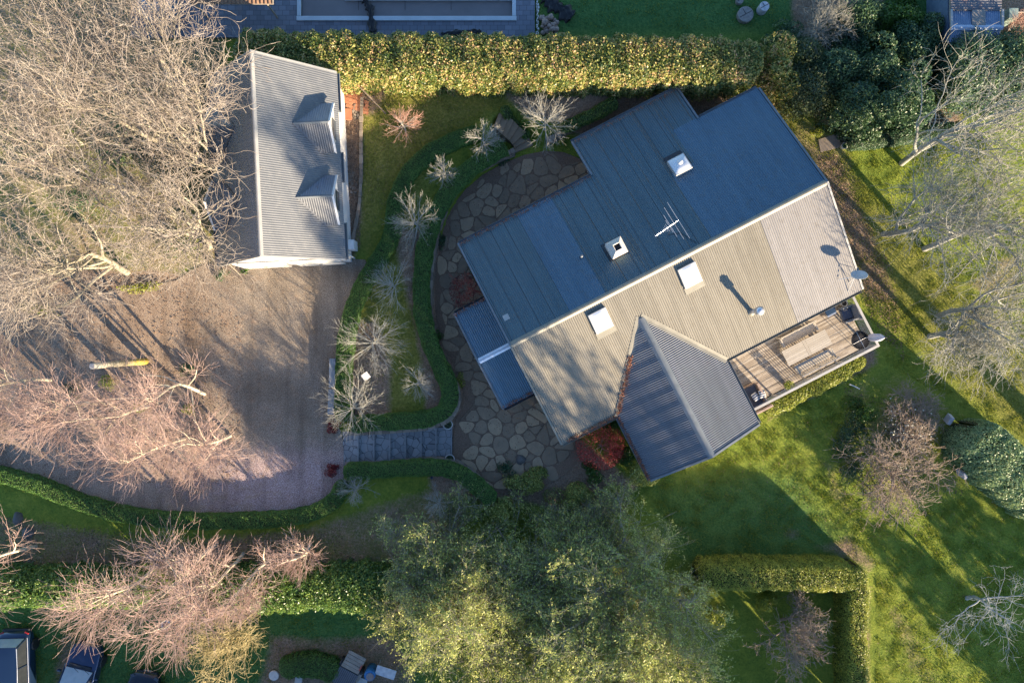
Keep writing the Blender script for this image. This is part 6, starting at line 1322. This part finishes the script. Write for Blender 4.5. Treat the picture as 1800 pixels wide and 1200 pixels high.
# ------------------------------------------------------------------ loose leaves and grass
def litter(name, label, regions, n, s, mat, zoff=.03, nz=1.2):
    ps = []
    for zz, px, share in regions:
        pl = np.array([P(u, v, zz)[:2] for u, v in px]); lo_, hi = pl.min(0), pl.max(0); q = rng.uniform(lo_, hi, (int(n * share * 3), 2)); q = q[sdf(pl, q[:, 0], q[:, 1]) > 0][:int(n * share)]; ps.append(q)
    q = np.concatenate(ps); z = gz(q[:, 0], q[:, 1]) + zoff + rng.uniform(0, .02, len(q)); V, F = leaves(np.column_stack([q, z]), s, np.array([0, 0, nz]), .6, .6); o = mk(name, V, F, mat=mat); return tag(o, label, kind='stuff')
litter('leaf_litter', 'fallen brown leaves under the birches and along the paths', [(1.05, [(-60, 500), (300, 490), (430, 560), (420, 850), (150, 850), (-60, 820)], .22), (1.05, [(-60, 900), (300, 940), (600, 930), (620, 1000), (-60, 1010)], .2), (0, [(1430, 280), (1470, 270), (1570, 480), (1590, 640), (1530, 560)], .1), (1.05, [(603, 215), (634, 215), (634, 440), (612, 450)], .07), (0, [(1480, 680), (1700, 740), (1690, 870), (1500, 870)], .08)], 26000, .075, LEAF['lit'](), .05)
litter('lawn_leaves', 'stray leaves and small debris scattered over lawns and gravel', [(1.05, [(330, 480), (640, 470), (600, 900), (200, 880)], .3), (1.05, [(640, 150), (880, 165), (700, 320), (640, 440)], .12), (0, [(1130, 860), (1480, 700), (1800, 900), (1800, 1200), (1540, 1200), (1540, 990)], .3), (.2, [(770, 430), (850, 300), (1000, 270), (1040, 300), (830, 440), (960, 720), (880, 850), (800, 800)], .28)], 9000, .055, LEAF['lit'](), .07)
# leaves caught in valleys and gutters of the house roof
L = []
def vline(a, b_, n, sdv):
    f = rng.random((n, 1)); a = np.array(a); b_ = np.array(b_); L.append(a * (1 - f) + b_ * f + rng.normal(0, 1, (n, 3)) * np.array([sdv, sdv, .01]) + [0, 0, .05])
vline(Fr(WC - 1.2, 3.2, zm(3.2) + .03), Fr(WC - 3.0, 5.55, zm(5.55) + .03), 700, .075); vline(Fr(WC - 3.05, 5.7, 3.0), Fr(WC - WH - .03, WT, 3.0), 700, .05); vline(Fr(.3, 5.62, zm(5.62) + .02), Fr(3.0, 5.62, zm(5.62) + .02), 420, .05); vline(Fr(SW0, -5.7, zm(5.7) + .02), Fr(7.4, -5.7, zm(5.7) + .02), 500, .05)
vline(Fr(ps0, -2.7, 2.36), Fr(ps1, -2.7, 2.36), 160, .05); vline(Fr(ps0, 2.7, 2.36), Fr(ps1, 2.7, 2.36), 160, .05); vline(Fr(7.6, -7.75, zm(7.75) + .03), Fr(13.5, -7.75, zm(7.75) + .03), 260, .05)
V, F = leaves(np.concatenate(L), .065, np.array([0, 0, 1.]), .7, .6); V += rng.normal(0, .012, V.shape); o = mk('roof_leaves', V, F, mat=leafmat('rust_leaf', [(.12, .04, .025), (.28, .11, .06), (.42, .2, .12)], .8, .1, 2.5)); tag(o, 'russet leaves caught in the roof valley and gutters', kind='stuff')
# grass blades on the lawns
ps = []
for zz, px, dens in ((0, [(1130, 860), (1350, 730), (1540, 640), (1480, 700), (1480, 860), (1560, 900), (1720, 870), (1900, 960), (1900, 1300), (1540, 1300), (1540, 990), (1230, 985)], 600), (0, [(1345, 150), (1430, 240), (1500, 260), (1700, 250), (1900, 450), (1900, 820), (1700, 720), (1560, 640), (1520, 520)], 600),
                     (1.05, [(640, 150), (880, 165), (880, 195), (760, 255), (695, 320), (685, 400), (640, 440), (636, 350)], 280), (1.05, [(-60, 1075), (600, 1080), (700, 1110), (640, 1150), (500, 1140), (470, 1250), (-60, 1250)], 280), (.6, [(1000, -40), (1400, -40), (1380, 60), (1000, 55)], 200), (1.05, [(700, 280), (745, 300), (725, 480), (745, 620), (770, 680), (700, 730), (620, 690), (620, 600), (660, 500)], 220), (1.05, [(60, 900), (300, 940), (560, 930), (700, 860), (820, 870), (780, 1000), (60, 1000)], 130)):
    pl = np.array([P(u, v, zz)[:2] for u, v in px]); lo_, hi = pl.min(0), pl.max(0); n = int(np.prod(hi - lo_) * dens); q = rng.uniform(lo_, hi, (n, 2)); ps.append(q[sdf(pl, q[:, 0], q[:, 1]) > 0])
q = np.concatenate(ps); n = len(q); clump = np.sin(q[:, 0] * 3.1 + np.sin(q[:, 1] * 2.3) * 2) * np.sin(q[:, 1] * 3.7 + np.sin(q[:, 0] * 1.9) * 2); keep = rng.random(n) < .55 + .4 * clump; q = q[keep]; clump = clump[keep]; n = len(q)
z = gz(q[:, 0], q[:, 1]); an = rng.uniform(0, 6.28, n); h_ = rng.uniform(.03, .085, n) * (1.1 + .5 * clump); dx = np.stack([np.cos(an), np.sin(an)], 1); ln = rng.normal(0, .03, (n, 2))
V = np.zeros((n, 3, 3)); V[:, 0, :2] = q - dx * .016; V[:, 1, :2] = q + dx * .016; V[:, 2, :2] = q + ln; V[:, :2, 2] = z[:, None] - .01; V[:, 2, 2] = z + h_
o = mk('grass', V, None, np.arange(n * 3).reshape(n, 3), mat=leafmat('grass_blade', [(.09, .15, .022), (.26, .31, .04), (.46, .43, .09)], .6, .35, .6, spec=.2)); tag(o, 'short lawn grass', kind='stuff')
